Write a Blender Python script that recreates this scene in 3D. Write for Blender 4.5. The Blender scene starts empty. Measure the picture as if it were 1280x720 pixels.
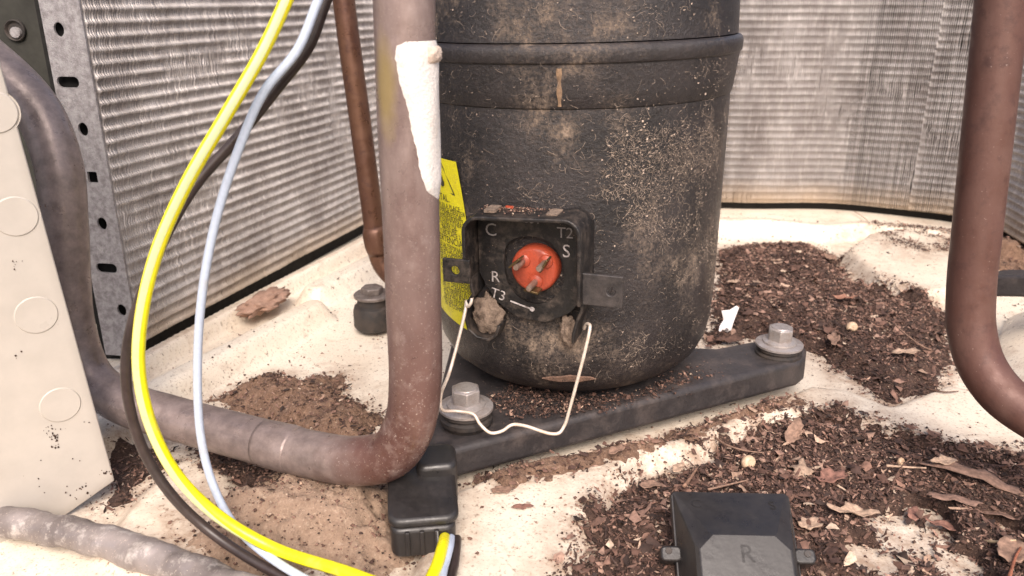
import bpy, bmesh, math, random
import numpy as np
from mathutils import Vector, Matrix

random.seed(7)
RNG = np.random.default_rng(7)
scene = bpy.context.scene
COL = scene.collection
R = math.radians

# ------------------------------------------------------------------ camera
CAM_H, PITCH, FPX = 0.188, R(20.0), 1000.0
cam_data = bpy.data.cameras.new("camera")
cam = bpy.data.objects.new("camera", cam_data)
COL.objects.link(cam)
cam.location = (0, 0, CAM_H)
cam.rotation_euler = (R(90) - PITCH, 0, 0)
cam_data.sensor_width = 36.0
cam_data.lens = FPX / 1280 * 36.0
cam_data.clip_start, cam_data.clip_end = 0.01, 50
cam_data.dof.use_dof = True
cam_data.dof.focus_distance = 0.325
cam_data.dof.aperture_fstop = 20
scene.camera = cam

# ------------------------------------------------------------------ light
world = bpy.data.worlds.new("World")
scene.world = world
world.use_nodes = True
wn = world.node_tree
bg = wn.nodes["Background"]
sky = wn.nodes.new("ShaderNodeTexSky")
sky.sky_type = 'NISHITA'
sky.sun_disc = False
SUN_EL, SUN_AZ = R(46), R(176)      # azimuth clockwise from +Y
sky.sun_elevation, sky.sun_rotation = SUN_EL, SUN_AZ
sky.air_density, sky.dust_density, sky.ozone_density = 1.0, 4.0, 0.6
tint = wn.nodes.new("ShaderNodeMix"); tint.data_type = 'RGBA'; tint.blend_type = 'MULTIPLY'; tint.inputs[0].default_value = 1.0
tint.inputs[7].default_value = (1.0, 0.93, 0.91, 1)      # hazy warm sky
wn.links.new(sky.outputs[0], tint.inputs[6]); wn.links.new(tint.outputs[2], bg.inputs[0])
bg.inputs[1].default_value = 0.12
sun_data = bpy.data.lights.new("sun", 'SUN')
sun_data.energy, sun_data.angle = 2.0, R(34)
sun_data.color = (1.0, 0.93, 0.87)
sun = bpy.data.objects.new("sun", sun_data)
COL.objects.link(sun)
d = Vector((math.sin(SUN_AZ) * math.cos(SUN_EL), math.cos(SUN_AZ) * math.cos(SUN_EL), math.sin(SUN_EL)))
sun.rotation_euler = d.to_track_quat('Z', 'Y').to_euler()
sun.location = (0, -0.5, 1.5)

scene.render.engine = 'CYCLES'
vs = scene.view_settings
vs.view_transform, vs.look, vs.exposure, vs.gamma = 'Standard', 'None', 0.98, 1.0
scene.cycles.use_denoising = True
scene.cycles.max_bounces = 6

# ------------------------------------------------------------------ measuring helpers
CT, ST = math.cos(PITCH), math.sin(PITCH)
def ray(px, py):
    a, v = px - 640.0, 360.0 - py
    return Vector((a, FPX * CT + v * ST, -FPX * ST + v * CT))
def at_z(px, py, z=0.0):
    r = ray(px, py); k = (z - CAM_H) / r.z
    return Vector((r.x * k, r.y * k, z))
def at_y(px, py, Y):
    r = ray(px, py); k = Y / r.y
    return Vector((r.x * k, Y, CAM_H + r.z * k))

# ------------------------------------------------------------------ mesh helpers
def off(parent):
    v = Vector((0, 0, 0))
    while parent is not None:
        v += parent.location; parent = parent.parent
    return v
def mk(name, verts, faces, mat, parent=None, smooth=True, colors=None):
    """link one mesh object; verts in world space"""
    V = np.asarray(verts, dtype=np.float64).reshape(-1, 3)
    o = off(parent)
    V = V - np.array(o)[None, :]
    me = bpy.data.meshes.new(name)
    if isinstance(faces, np.ndarray):
        n = faces.shape[1]; m = faces.shape[0]
        me.vertices.add(len(V)); me.vertices.foreach_set("co", V.ravel())
        me.loops.add(n * m); me.loops.foreach_set("vertex_index", faces.ravel().astype(np.int32))
        me.polygons.add(m); me.polygons.foreach_set("loop_start", np.arange(0, n * m, n, dtype=np.int32))
        me.update(calc_edges=True)
    else:
        me.from_pydata([tuple(v) for v in V], [], faces)
    me.validate()
    if smooth:
        me.polygons.foreach_set("use_smooth", np.ones(len(me.polygons), dtype=bool))
    if colors is not None:
        a = me.color_attributes.new("Col", 'FLOAT_COLOR', 'POINT')
        a.data.foreach_set("color", np.asarray(colors, dtype=np.float32).ravel())
    me.materials.append(mat)
    ob = bpy.data.objects.new(name, me)
    COL.objects.link(ob)
    if parent is not None: ob.parent = parent
    return ob
def tag(o, label=None, cat=None, group=None, kind=None):
    if label: o["label"] = label
    if cat: o["category"] = cat
    if group: o["group"] = group
    if kind: o["kind"] = kind
    return o
def thing(name, label, cat, loc=(0, 0, 0), group=None):
    o = bpy.data.objects.new(name, None); COL.objects.link(o)
    o.location = loc; o.empty_display_size = 0.01
    return tag(o, label, cat, group)
def solid(o, t, offset=0.0, bev=0.0, seg=2):
    if t:
        m = o.modifiers.new("thick", 'SOLIDIFY'); m.thickness = t; m.offset = offset
    if bev:
        b = o.modifiers.new("bevel", 'BEVEL'); b.width = bev; b.segments = seg; b.limit_method = 'ANGLE'; b.angle_limit = R(35)
    return o
def autosmooth(o, ang=40):
    """sharp edges over the angle"""
    me = o.data
    bm = bmesh.new(); bm.from_mesh(me)
    for e in bm.edges:
        if len(e.link_faces) == 2 and e.calc_face_angle(0) > R(ang): e.smooth = False
    bm.to_mesh(me); bm.free()
    return o
def spline(pts, n=10, closed=False):
    P = [np.array(p, float) for p in pts]
    if not closed: P = [2 * P[0] - P[1]] + P + [2 * P[-1] - P[-2]]
    out = []
    for i in range(1, len(P) - 2):
        p0, p1, p2, p3 = P[i - 1:i + 3]
        # centripetal
        t0 = 0; t1 = t0 + max(np.linalg.norm(p1 - p0), 1e-9) ** .5; t2 = t1 + max(np.linalg.norm(p2 - p1), 1e-9) ** .5; t3 = t2 + max(np.linalg.norm(p3 - p2), 1e-9) ** .5
        for k in range(n):
            t = t1 + (t2 - t1) * k / n
            a1 = (t1 - t) / (t1 - t0) * p0 + (t - t0) / (t1 - t0) * p1
            a2 = (t2 - t) / (t2 - t1) * p1 + (t - t1) / (t2 - t1) * p2
            a3 = (t3 - t) / (t3 - t2) * p2 + (t - t2) / (t3 - t2) * p3
            b1 = (t2 - t) / (t2 - t0) * a1 + (t - t0) / (t2 - t0) * a2
            b2 = (t3 - t) / (t3 - t1) * a2 + (t - t1) / (t3 - t1) * a3
            out.append((t2 - t) / (t2 - t1) * b1 + (t - t1) / (t2 - t1) * b2)
    out.append(P[-2])
    return np.array(out)
def tube_mesh(path, rad, sides=24, bump=None):
    P = np.asarray(path, float); n = len(P)
    rad = np.full(n, rad) if np.isscalar(rad) else np.asarray(rad)
    T = np.gradient(P, axis=0); T /= np.linalg.norm(T, axis=1)[:, None] + 1e-12
    ref = np.array([0, 0, 1.0]) if abs(T[0][2]) < .9 else np.array([1.0, 0, 0])
    N = np.cross(T[0], ref); N /= np.linalg.norm(N)
    verts = []
    for i in range(n):
        N = N - T[i] * np.dot(N, T[i]); N /= np.linalg.norm(N)
        B = np.cross(T[i], N)
        for k in range(sides):
            a = 2 * math.pi * k / sides
            r = rad[i] * (1 + (bump(i / n, a) if bump else 0))
            verts.append(P[i] + r * (math.cos(a) * N + math.sin(a) * B))
    faces = []
    for i in range(n - 1):
        for k in range(sides):
            k2 = (k + 1) % sides
            faces.append((i * sides + k, i * sides + k2, (i + 1) * sides + k2, (i + 1) * sides + k))
    faces.append(tuple(range(sides))[::-1]); faces.append(tuple((n - 1) * sides + k for k in range(sides)))
    return verts, faces
def tube(name, path, rad, mat, parent=None, sides=24, bump=None):
    v, f = tube_mesh(path, rad, sides, bump)
    return mk(name, v, f, mat, parent)
def lathe_mesh(prof, centre, axis=(0, 0, 1), seg=48, a0=0.0, a1=2 * math.pi, ref=None):
    ax = Vector(axis).normalized()
    u = Vector(ref).normalized() if ref else (Vector((1, 0, 0)) if abs(ax.x) < .9 else Vector((0, 1, 0)))
    u = (u - ax * u.dot(ax)).normalized(); w = ax.cross(u)
    c = Vector(centre); verts, faces = [], []
    full = abs(a1 - a0 - 2 * math.pi) < 1e-6
    m = seg if full else seg + 1
    for (r, h) in prof:
        for k in range(m):
            a = a0 + (a1 - a0) * k / seg
            verts.append(c + ax * h + (u * math.cos(a) + w * math.sin(a)) * r)
    for i in range(len(prof) - 1):
        for k in range(seg):
            k2 = (k + 1) % m
            faces.append((i * m + k, i * m + k2, (i + 1) * m + k2, (i + 1) * m + k))
    return verts, faces
def lathe(name, prof, centre, mat, parent=None, axis=(0, 0, 1), seg=48, sharp=35):
    v, f = lathe_mesh(prof, centre, axis, seg)
    o = mk(name, v, f, mat, parent)
    bm = bmesh.new(); bm.from_mesh(o.data); bmesh.ops.remove_doubles(bm, verts=bm.verts, dist=1e-6)
    bmesh.ops.recalc_face_normals(bm, faces=bm.faces); bm.to_mesh(o.data); bm.free()
    return autosmooth(o, sharp)
def prism(name, poly, z0, z1, mat, parent=None, bev=0.0, frame=None, seg=3):
    """closed polygon (2-D) extruded; frame maps (a,b,c)->world"""
    fr = frame or (lambda a, b, c: Vector((a, b, c)))
    n = len(poly)
    V = [fr(a, b, z0) for a, b in poly] + [fr(a, b, z1) for a, b in poly]
    F = [tuple(range(n))[::-1], tuple(range(n, 2 * n))] + [(i, (i + 1) % n, n + (i + 1) % n, n + i) for i in range(n)]
    o = mk(name, V, F, mat, parent)
    bm = bmesh.new(); bm.from_mesh(o.data); bmesh.ops.recalc_face_normals(bm, faces=bm.faces); bm.to_mesh(o.data); bm.free()
    if bev: solid(o, 0, 0, bev, seg)
    return autosmooth(o, 30)
def rrect(w, h, r, n=5, cx=0, cy=0):
    out = []
    for sx, sy, a0 in ((1, 1, 0), (-1, 1, 90), (-1, -1, 180), (1, -1, 270)):
        for k in range(n + 1):
            a = R(a0 + 90 * k / n)
            out.append((cx + sx * (w / 2 - r) + r * math.cos(a), cy + sy * (h / 2 - r) + r * math.sin(a)))
    return out
def text_geo(body, size):
    cu = bpy.data.curves.new("t", 'FONT'); cu.body = body; cu.size = size; cu.align_x = 'CENTER'; cu.align_y = 'CENTER'; cu.resolution_u = 3
    ob = bpy.data.objects.new("t", cu); COL.objects.link(ob)
    dg = bpy.context.evaluated_depsgraph_get()
    me = ob.evaluated_get(dg).to_mesh()
    V = [tuple(v.co) for v in me.vertices]; F = [tuple(p.vertices) for p in me.polygons]
    ob.evaluated_get(dg).to_mesh_clear()
    bpy.data.objects.remove(ob); bpy.data.curves.remove(cu)
    return V, F
# noise ------------------------------------------------------------
_perm = RNG.random((256, 256))
def vnoise(x, y):
    xi = np.floor(x).astype(int); yi = np.floor(y).astype(int); fx = x - xi; fy = y - yi
    fx = fx * fx * (3 - 2 * fx); fy = fy * fy * (3 - 2 * fy)
    g = lambda a, b: _perm[a & 255, b & 255]
    return (g(xi, yi) * (1 - fx) + g(xi + 1, yi) * fx) * (1 - fy) + (g(xi, yi + 1) * (1 - fx) + g(xi + 1, yi + 1) * fx) * fy
def fbm(x, y, s=1.0, o=4):
    x = np.asarray(x) * s; y = np.asarray(y) * s; a = .5; t = 0; w = 0
    for _ in range(o):
        t = t + a * vnoise(x, y); w += a; x = x * 2.03 + 17.3; y = y * 2.03 + 9.1; a *= .5
    return t / w
def sstep(a, b, x):
    t = np.clip((x - a) / (b - a), 0, 1); return t * t * (3 - 2 * t)
def dist_line(x, y, pts, closed=False):
    d = np.full(np.shape(x), 1e9); P = [(p[0], p[1]) for p in pts]
    segs = list(zip(P, P[1:] + P[:1])) if closed else list(zip(P, P[1:]))
    for (ax, ay), (bx, by) in segs:
        dx, dy = bx - ax, by - ay
        t = np.clip(((x - ax) * dx + (y - ay) * dy) / (dx * dx + dy * dy + 1e-12), 0, 1)
        d = np.minimum(d, np.hypot(x - ax - t * dx, y - ay - t * dy))
    return d
def inside(x, y, pts):
    c = np.zeros(np.shape(x), bool); P = [(p[0], p[1]) for p in pts]
    for (ax, ay), (bx, by) in zip(P, P[1:] + P[:1]):
        if ay == by: continue
        c ^= ((ay > y) != (by > y)) & (x < (bx - ax) * (y - ay) / (by - ay) + ax)
    return c
def sdist(x, y, pts):
    d = dist_line(x, y, pts, True); return np.where(inside(x, y, pts), d, -d)
def gp(pxs, z=0.0): return [at_z(a, b, z) for a, b in pxs]

# ------------------------------------------------------------------ materials
def nmat(name):
    m = bpy.data.materials.new(name); m.use_nodes = True
    nt = m.node_tree; b = nt.nodes["Principled BSDF"]
    return m, nt, b
def noise_node(nt, scale, detail=6, rough=.6, vec=None, dist=0.0):
    n = nt.nodes.new("ShaderNodeTexNoise"); n.inputs["Scale"].default_value = scale; n.inputs["Detail"].default_value = detail
    n.inputs["Roughness"].default_value = rough; n.inputs["Distortion"].default_value = dist
    if vec is not None: nt.links.new(vec, n.inputs["Vector"])
    return n.outputs["Fac"]
def coord(nt, scale=(1, 1, 1)):
    g = nt.nodes.new("ShaderNodeNewGeometry")
    if scale == (1, 1, 1): return g.outputs["Position"]
    mp = nt.nodes.new("ShaderNodeMapping"); mp.inputs["Scale"].default_value = scale
    nt.links.new(g.outputs["Position"], mp.inputs["Vector"]); return mp.outputs["Vector"]
def ramp(nt, fac, stops):
    r = nt.nodes.new("ShaderNodeValToRGB"); e = r.color_ramp.elements
    while len(e) < len(stops): e.new(.5)
    for el, (p, c) in zip(e, stops):
        el.position = p; el.color = (c, c, c, 1) if np.isscalar(c) else (*c, 1)
    nt.links.new(fac, r.inputs[0]); return r.outputs[0]
def mixc(nt, fac, a, b, mode='MIX'):
    m = nt.nodes.new("ShaderNodeMix"); m.data_type = 'RGBA'; m.blend_type = mode
    for s, v in ((m.inputs[0], fac), (m.inputs[6], a), (m.inputs[7], b)):
        if hasattr(v, "is_linked"): nt.links.new(v, s)
        elif np.isscalar(v): s.default_value = v
        else: s.default_value = (*v, 1)
    return m.outputs[2]
def math_node(nt, op, a, b=0.0):
    m = nt.nodes.new("ShaderNodeMath"); m.operation = op
    for s, v in ((m.inputs[0], a), (m.inputs[1], b)):
        if hasattr(v, "is_linked"): nt.links.new(v, s)
        else: s.default_value = v
    return m.outputs[0]
def bump(nt, bsdf, h, dist=.0005, strength=.5):
    b = nt.nodes.new("ShaderNodeBump"); b.inputs["Distance"].default_value = dist; b.inputs["Strength"].default_value = strength
    nt.links.new(h, b.inputs["Height"]); nt.links.new(b.outputs[0], bsdf.inputs["Normal"])
def setp(b, color=None, rough=None, metal=None, spec=None, nt=None):
    for k, v in (("Base Color", color), ("Roughness", rough), ("Metallic", metal), ("Specular IOR Level", spec)):
        if v is None: continue
        if hasattr(v, "is_linked"): nt.links.new(v, b.inputs[k])
        elif k == "Base Color": b.inputs[k].default_value = (*v, 1)
        else: b.inputs[k].default_value = v

def mat_simple(name, c, rough=.5, metal=0.0, vary=.25, scale=120, c2=None, bmp=.0, patch=(.4, .7), grain=.7):
    """colour with noise wear"""
    m, nt, b = nmat(name); p = coord(nt)
    f = ramp(nt, noise_node(nt, scale, 8, .65, p), [(patch[0], 0.0), (patch[1], 1.0)])
    c2 = c2 or tuple(x * (1 - vary) for x in c)
    col = mixc(nt, f, c, c2)
    g = ramp(nt, noise_node(nt, scale * 9, 4, .6, p), [(.3, .75), (.7, 1.15)])
    col = mixc(nt, grain, col, mixc(nt, 1.0, col, g, 'MULTIPLY'))
    setp(b, col, rough, metal, nt=nt)
    rr = ramp(nt, noise_node(nt, scale * 2, 5, .6, p), [(.3, max(rough - .12, .05)), (.7, min(rough + .15, 1))])
    nt.links.new(rr, b.inputs["Roughness"])
    if bmp: bump(nt, b, noise_node(nt, scale * 5, 6, .6, p), bmp, .6)
    return m

def mat_pan():
    m, nt, b = nmat("pan_paint"); p = coord(nt)
    base = (.75, .675, .56)
    c = mixc(nt, ramp(nt, noise_node(nt, 14, 6, .6, p), [(.46, 0), (.74, .6)]), base, (.55, .43, .31))
    c = mixc(nt, ramp(nt, noise_node(nt, 45, 8, .7, p, .3), [(.55, 0), (.75, .65)]), c, (.34, .22, .145))
    c = mixc(nt, ramp(nt, noise_node(nt, 420, 5, .6, p), [(.60, 0), (.70, .85)]), c, (.14, .08, .05))
    c = mixc(nt, ramp(nt, noise_node(nt, 900, 3, .6, p), [(.56, 0), (.70, .6)]), c, (.30, .19, .12))
    setp(b, c, nt=nt)
    nt.links.new(ramp(nt, noise_node(nt, 60, 6, .6, p), [(.35, .24), (.65, .62)]), b.inputs["Roughness"])
    at = nt.nodes.new("ShaderNodeAttribute"); at.attribute_name = "Dirt"
    sd = math_node(nt, 'MULTIPLY', at.outputs["Fac"], ramp(nt, noise_node(nt, 110, 8, .75, p), [(.34, .0), (.62, 1.0)]))
    c = mixc(nt, math_node(nt, 'MULTIPLY', sd, .8), c, (.27, .165, .105))
    nt.links.new(c, b.inputs["Base Color"])
    bump(nt, b, noise_node(nt, 300, 6, .7, p), .0003, .4)
    return m
def mat_shell():
    m, nt, b = nmat("shell_paint"); p = coord(nt)
    black = mixc(nt, ramp(nt, noise_node(nt, 35, 6, .6, p), [(.35, 0), (.7, 1)]), (.0130, .0114, .0118), (.037, .031, .031))
    geo = nt.nodes.new("ShaderNodeSeparateXYZ"); nt.links.new(p, geo.inputs[0])
    big = noise_node(nt, 30, 4, .55, p)
    fine = noise_node(nt, 700, 6, .75, p)
    mid = noise_node(nt, 130, 6, .7, coord(nt, (1, 1, .5)))
    # dust lies in broad clouds, broken by fine grain
    cloud = math_node(nt, 'MULTIPLY', ramp(nt, big, [(.47, .02), (.66, 1.0)]), ramp(nt, mid, [(.36, .15), (.64, 1.0)]))
    grain = ramp(nt, math_node(nt, 'ADD', fine, math_node(nt, 'MULTIPLY', cloud, .24)), [(.50, 0), (.80, 1)])
    dust = math_node(nt, 'MULTIPLY', grain, math_node(nt, 'ADD', math_node(nt, 'MULTIPLY', cloud, .80), .075))
    c = mixc(nt, dust, black, (.36, .27, .20))
    c = mixc(nt, ramp(nt, noise_node(nt, 1500, 2, .5, p), [(.72, 0), (.78, .6)]), c, (.42, .35, .30))
    setp(b, c, nt=nt)
    nt.links.new(ramp(nt, dust, [(0, .30), (.4, .9)]), b.inputs["Roughness"])
    bump(nt, b, noise_node(nt, 420, 8, .75, p), .0010, .8)
    return m
def mat_attr(name, rough=.85, grain=600):
    m, nt, b = nmat(name); a = nt.nodes.new("ShaderNodeAttribute"); a.attribute_name = "Col"; p = coord(nt)
    g = ramp(nt, noise_node(nt, grain, 4, .6, p), [(.3, .6), (.7, 1.3)])
    setp(b, mixc(nt, 1.0, a.outputs["Color"], g, 'MULTIPLY'), rough, nt=nt)
    bump(nt, b, noise_node(nt, grain, 4, .6, p), .0003, .6)
    return m
def mat_soil(name, c1, c2, c3):
    m, nt, b = nmat(name); p = coord(nt)
    c = mixc(nt, ramp(nt, noise_node(nt, 260, 8, .75, p), [(.35, 0), (.65, 1)]), c1, c2)
    c = mixc(nt, ramp(nt, noise_node(nt, 800, 5, .7, p), [(.55, 0), (.68, 1)]), c, c3)
    setp(b, c, .95, nt=nt); bump(nt, b, noise_node(nt, 500, 8, .75, p), .002, 1.0)
    return m
def mat_fin():
    m, nt, b = nmat("fin_aluminium"); p = coord(nt)
    s = nt.nodes.new("ShaderNodeSeparateXYZ"); nt.links.new(p, s.inputs[0])
    c = mixc(nt, ramp(nt, noise_node(nt, 25, 5, .6, p), [(.35, 0), (.7, 1)]), (.45, .42, .405), (.26, .232, .22))
    c = mixc(nt, ramp(nt, noise_node(nt, 180, 5, .7, coord(nt, (1, 1, .25))), [(.5, 0), (.75, .6)]), c, (.72, .68, .65))
    low = ramp(nt, math_node(nt, 'ADD', math_node(nt, 'MULTIPLY', s.outputs[2], 10.0), math_node(nt, 'MULTIPLY', noise_node(nt, 60, 4, .6, p), .12)), [(.14, 1.0), (.36, 0.0)])
    c = mixc(nt, math_node(nt, 'MULTIPLY', low, .85), c, (.50, .39, .28))
    setp(b, c, .5, .25, nt=nt)
    return m
def mat_pipe(name, c1, c2, c3, rough=.42, metal=.35, stain=None, grey=None, spk=.62):
    m, nt, b = nmat(name); p = coord(nt)
    st = coord(nt, (1, 1, .35))
    c = mixc(nt, ramp(nt, noise_node(nt, 60, 6, .6, st), [(.36, 0), (.66, 1)]), c1, c2)
    c = mixc(nt, ramp(nt, noise_node(nt, 170, 7, .7, p), [(.52, 0), (.72, .8)]), c, c3)
    c = mixc(nt, ramp(nt, noise_node(nt, 1300, 3, .6, p), [(spk, 0), (spk + .08, .6)]), c, (.55, .46, .40))
    if grey:
        sz = nt.nodes.new("ShaderNodeSeparateXYZ"); nt.links.new(p, sz.inputs[0])
        zz_ = math_node(nt, 'ADD', sz.outputs[2], math_node(nt, 'MULTIPLY', noise_node(nt, 60, 4, .6, st), .06))
        fz = nt.nodes.new("ShaderNodeMapRange"); fz.inputs[1].default_value = .09; fz.inputs[2].default_value = .17; fz.inputs[3].default_value = 0; fz.inputs[4].default_value = .75
        nt.links.new(zz_, fz.inputs[0]); c = mixc(nt, fz.outputs[0], c, mixc(nt, ramp(nt, noise_node(nt, 200, 6, .7, st), [(.35, 0), (.65, 1)]), (.36, .285, .26), (.25, .19, .175)))
        sx = nt.nodes.new("ShaderNodeSeparateXYZ"); nt.links.new(p, sx.inputs[0])
        xx = math_node(nt, 'ADD', sx.outputs[0], math_node(nt, 'MULTIPLY', noise_node(nt, 70, 4, .6, p), .03))
        f = nt.nodes.new("ShaderNodeMapRange"); f.inputs[1].default_value = grey[0] + .015; f.inputs[2].default_value = grey[1] + .015; f.inputs[3].default_value = .85; f.inputs[4].default_value = 0
        nt.links.new(xx, f.inputs[0])
        gcol = mixc(nt, ramp(nt, noise_node(nt, 160, 7, .7, p), [(.35, 0), (.65, 1)]), tuple(v * .62 for v in grey[2]), tuple(v * 1.15 for v in grey[2]))
        c = mixc(nt, f.outputs[0], c, gcol)
    if stain:
        loc, rad, colr = stain
        v = nt.nodes.new("ShaderNodeVectorMath"); v.operation = 'DISTANCE'
        mp = nt.nodes.new("ShaderNodeMapping"); mp.inputs["Scale"].default_value = (1, 1, .28); nt.links.new(p, mp.inputs["Vector"])
        nt.links.new(mp.outputs[0], v.inputs[0]); v.inputs[1].default_value = (loc[0], loc[1], loc[2] * .28)
        dd = math_node(nt, 'ADD', v.outputs["Value"], math_node(nt, 'MULTIPLY', noise_node(nt, 150, 4, .6, p), rad * .6))
        f = nt.nodes.new("ShaderNodeMapRange"); f.inputs[1].default_value = rad * .7; f.inputs[2].default_value = rad * 1.4; f.inputs[3].default_value = .7; f.inputs[4].default_value = 0
        nt.links.new(dd, f.inputs[0]); c = mixc(nt, f.outputs[0], c, colr)
    setp(b, c, nt=nt, metal=metal)
    nt.links.new(ramp(nt, noise_node(nt, 120, 6, .6, p), [(.35, rough - .12), (.68, rough + .22)]), b.inputs["Roughness"])
    bump(nt, b, noise_node(nt, 400, 6, .7, p), .0003, .4)
    return m

M = {}
M['pan'] = mat_pan(); M['shell'] = mat_shell(); M['fin'] = mat_fin()
M['flake'] = mat_attr("dry_leaf_flakes", .8); M['fibre'] = mat_attr("dust_fibres", .95)
M['soil'] = mat_soil("dark_soil", (.035, .019, .014), (.10, .056, .04), (.22, .14, .10))
M['mud'] = mat_soil("tan_dirt", (.30, .20, .14), (.45, .32, .23), (.52, .39, .29))
M['mudbrown'] = mat_soil("brown_dirt", (.15, .085, .055), (.29, .18, .12), (.38, .26, .19))
M['panel'] = mat_simple("panel_paint", (.47, .435, .39), .36, 0, .04, 12, (.44, .40, .35), 0, (.35, .75), .25)
M['galv'] = mat_simple("galvanised_steel", (.40, .38, .38), .5, .3, .3, 300, (.24, .22, .22), .0006, (.4, .62))
M['olive'] = mat_simple("dark_olive_steel", (.030, .029, .022), .7, .0, .4, 40)
M['void'] = mat_simple('shade_black', (.008, .007, .006), .95)  # matte black that stands in for shade behind the fins and plate holes
M['black'] = mat_simple("black_plastic", (.018, .0165, .0165), .38, 0, .3, 80, (.028, .024, .023), .0002)
M['blackdust'] = mat_simple("dusty_black_steel", (.016, .0145, .0145), .40, .1, .3, 160, (.10, .078, .064), .0004, (.48, .74))
M['tray'] = mat_simple("black_cover_plastic", (.020, .018, .0178), .34, 0, .3, 60, (.030, .027, .026), .00012)
M['plate'] = mat_simple("foot_plate_paint", (.042, .037, .037), .48, .1, .2, 90, (.10, .08, .072), .0004, (.48, .78))
M['rubber'] = mat_simple("black_rubber", (.022, .019, .018), .62, 0, .2, 150, (.06, .045, .036), .0004)
M['zinc'] = mat_simple("dull_zinc", (.42, .385, .37), .42, .45, .3, 180, (.30, .25, .22), .0003)
M['zincdark'] = mat_simple('dirty_zinc', (.20, .17, .155), .5, .3, .3, 200, (.09, .07, .06), .0004)
M['wirem'] = mat_simple("cream_clip_wire", (.70, .62, .54), .35, .25, .2, 250, (.60, .46, .34))
M['earmetal'] = mat_simple('worn_grey_steel', (.042, .038, .038), .36, .25, .3, 160, (.085, .072, .068), .0003)
M['red'] = mat_simple("orange_red_epoxy", (.40, .068, .032), .38, 0, .2, 150, (.27, .05, .028), .0003, (.48, .75))
M['pin'] = mat_simple("pin_steel", (.38, .29, .24), .35, .6, .3, 300, (.24, .14, .10))
M['brass'] = mat_simple("tarnished_brass", (.16, .11, .05), .35, .7, .4, 300)
M['white'] = mat_simple("white_print", (.50, .46, .45), .6, 0, .4, 700, (.22, .19, .18), 0, (.42, .62))
M['dimwhite'] = mat_simple('worn_print', (.33, .30, .29), .6, 0, .5, 500, (.16, .14, .135))
M['letter'] = mat_simple("moulded_letter", (.021, .019, .0185), .6, 0, .3, 500)
M['yellow'] = mat_simple("yellow_sticker", (.80, .72, .015), .42, 0, .1, 200, (.70, .60, .02))
M['ink'] = mat_simple("sticker_ink", (.05, .045, .02), .5)
M['putty'] = mat_simple("white_putty", (.74, .70, .66), .6, 0, .1, 160, (.58, .50, .43), .0006, (.55, .78))
M['putty2'] = mat_simple("cream_tape", (.66, .55, .46), .55, 0, .2, 200, (.55, .42, .33), .0005)
M['dustpad'] = mat_simple("dust_cake", (.27, .20, .15), .95, 0, .3, 350, (.12, .085, .065), .0015, (.38, .66))
M['wy'] = mat_simple("yellow_insulation", (.82, .74, .01), .3, 0, .06, 70, (.55, .44, .10), .0002, (.60, .80), .3)
M['wg'] = mat_simple("pale_green_stripe", (.50, .55, .27), .32, 0, .1, 60, (.55, .58, .31), 0, (.4, .7), .2)
M['wb'] = mat_simple("light_blue_insulation", (.47, .54, .66), .36, 0, .1, 80, (.42, .42, .42), .0002, (.58, .80), .3)
M['wk'] = mat_simple("black_brown_insulation", (.030, .021, .019), .36, 0, .2, 80, (.05, .033, .03))
M['paper'] = mat_simple("white_scrap", (.72, .70, .71), .7, 0, .1, 200, (.75, .70, .68))
M['clay'] = mat_simple("pinkish_clay", (.42, .27, .20), .95, 0, .3, 200, (.28, .16, .11), .0015)
M['shellsnail'] = mat_simple("snail_shell", (.56, .42, .29), .4, 0, .25, 300, (.40, .26, .16))
M['rustseam'] = mat_simple("tan_primer_seam", (.33, .215, .13), .6, .1, .4, 220, (.14, .09, .06), .0002)
M['rustbit'] = mat_simple("rusty_scale", (.20, .115, .078), .85, 0, .3, 300, (.10, .062, .046), .0008)
M['pipe_brown'] = mat_pipe("oxidised_copper", (.11, .052, .036), (.165, .085, .052), (.06, .03, .026), .36, .5, spk=.70)
M['pipe_red'] = mat_pipe("red_brown_copper", (.10, .044, .034), (.13, .068, .053), (.062, .030, .026), .50, .25, spk=.69)
M['pipe_galv'] = mat_pipe("corroded_grey_tube", (.30, .265, .255), (.14, .12, .115), (.60, .56, .52), .45, .3)

# ------------------------------------------------------------------ coil path (inner face) on the pan
L0, L1 = at_z(186, 440, .004), at_z(455, 291, .004)
ddir = (L1 - L0).normalized()
ctrl = [L0, L0.lerp(L1, .33), L0.lerp(L1, .66), L1, L1 + ddir * .035]
left_ctrl = ctrl
corner = [L1 + ddir * .035, Vector((-.085, .742, 0)), Vector((-.03, .762, 0)), Vector((.06, .757, 0))]
back_ctrl = [Vector((.06, .757, 0)), at_z(920, 263), at_z(1040, 264), at_z(1135, 273)]
right_ctrl = [at_z(1135, 273), at_z(1195, 281), at_z(1245, 297), at_z(1290, 322), Vector((.432, .50, 0)), Vector((.43, .40, 0))]

# ------------------------------------------------------------------ base pan height
coil_line = [tuple(p[:2]) for p in (left_ctrl + corner[1:] + back_ctrl[1:] + right_ctrl[1:])]
raised = gp([(560, 612), (640, 583), (850, 543), (1010, 480), (1060, 486), (1110, 505), (1180, 480), (1300, 500), (1320, 600), (1190, 568), (1130, 545), (1050, 520), (960, 522), (865, 562), (800, 575), (765, 605), (742, 650), (712, 730), (660, 800), (480, 800), (520, 700)], .006)
bumpL = gp([(110, 690), (165, 618), (215, 575), (270, 560), (300, 590), (322, 650), (260, 720), (180, 740)], .004)
bulgeR = gp([(1046, 318), (1075, 296), (1130, 290), (1190, 302), (1230, 330), (1215, 372), (1150, 380), (1085, 355)], .006)
domeR = gp([(1243, 425), (1262, 388), (1330, 372), (1400, 400), (1400, 520), (1310, 535), (1262, 492)], .008)
rimL = gp([(150, 470), (192, 447), (330, 371), (460, 302), (500, 282)], .006)
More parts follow.
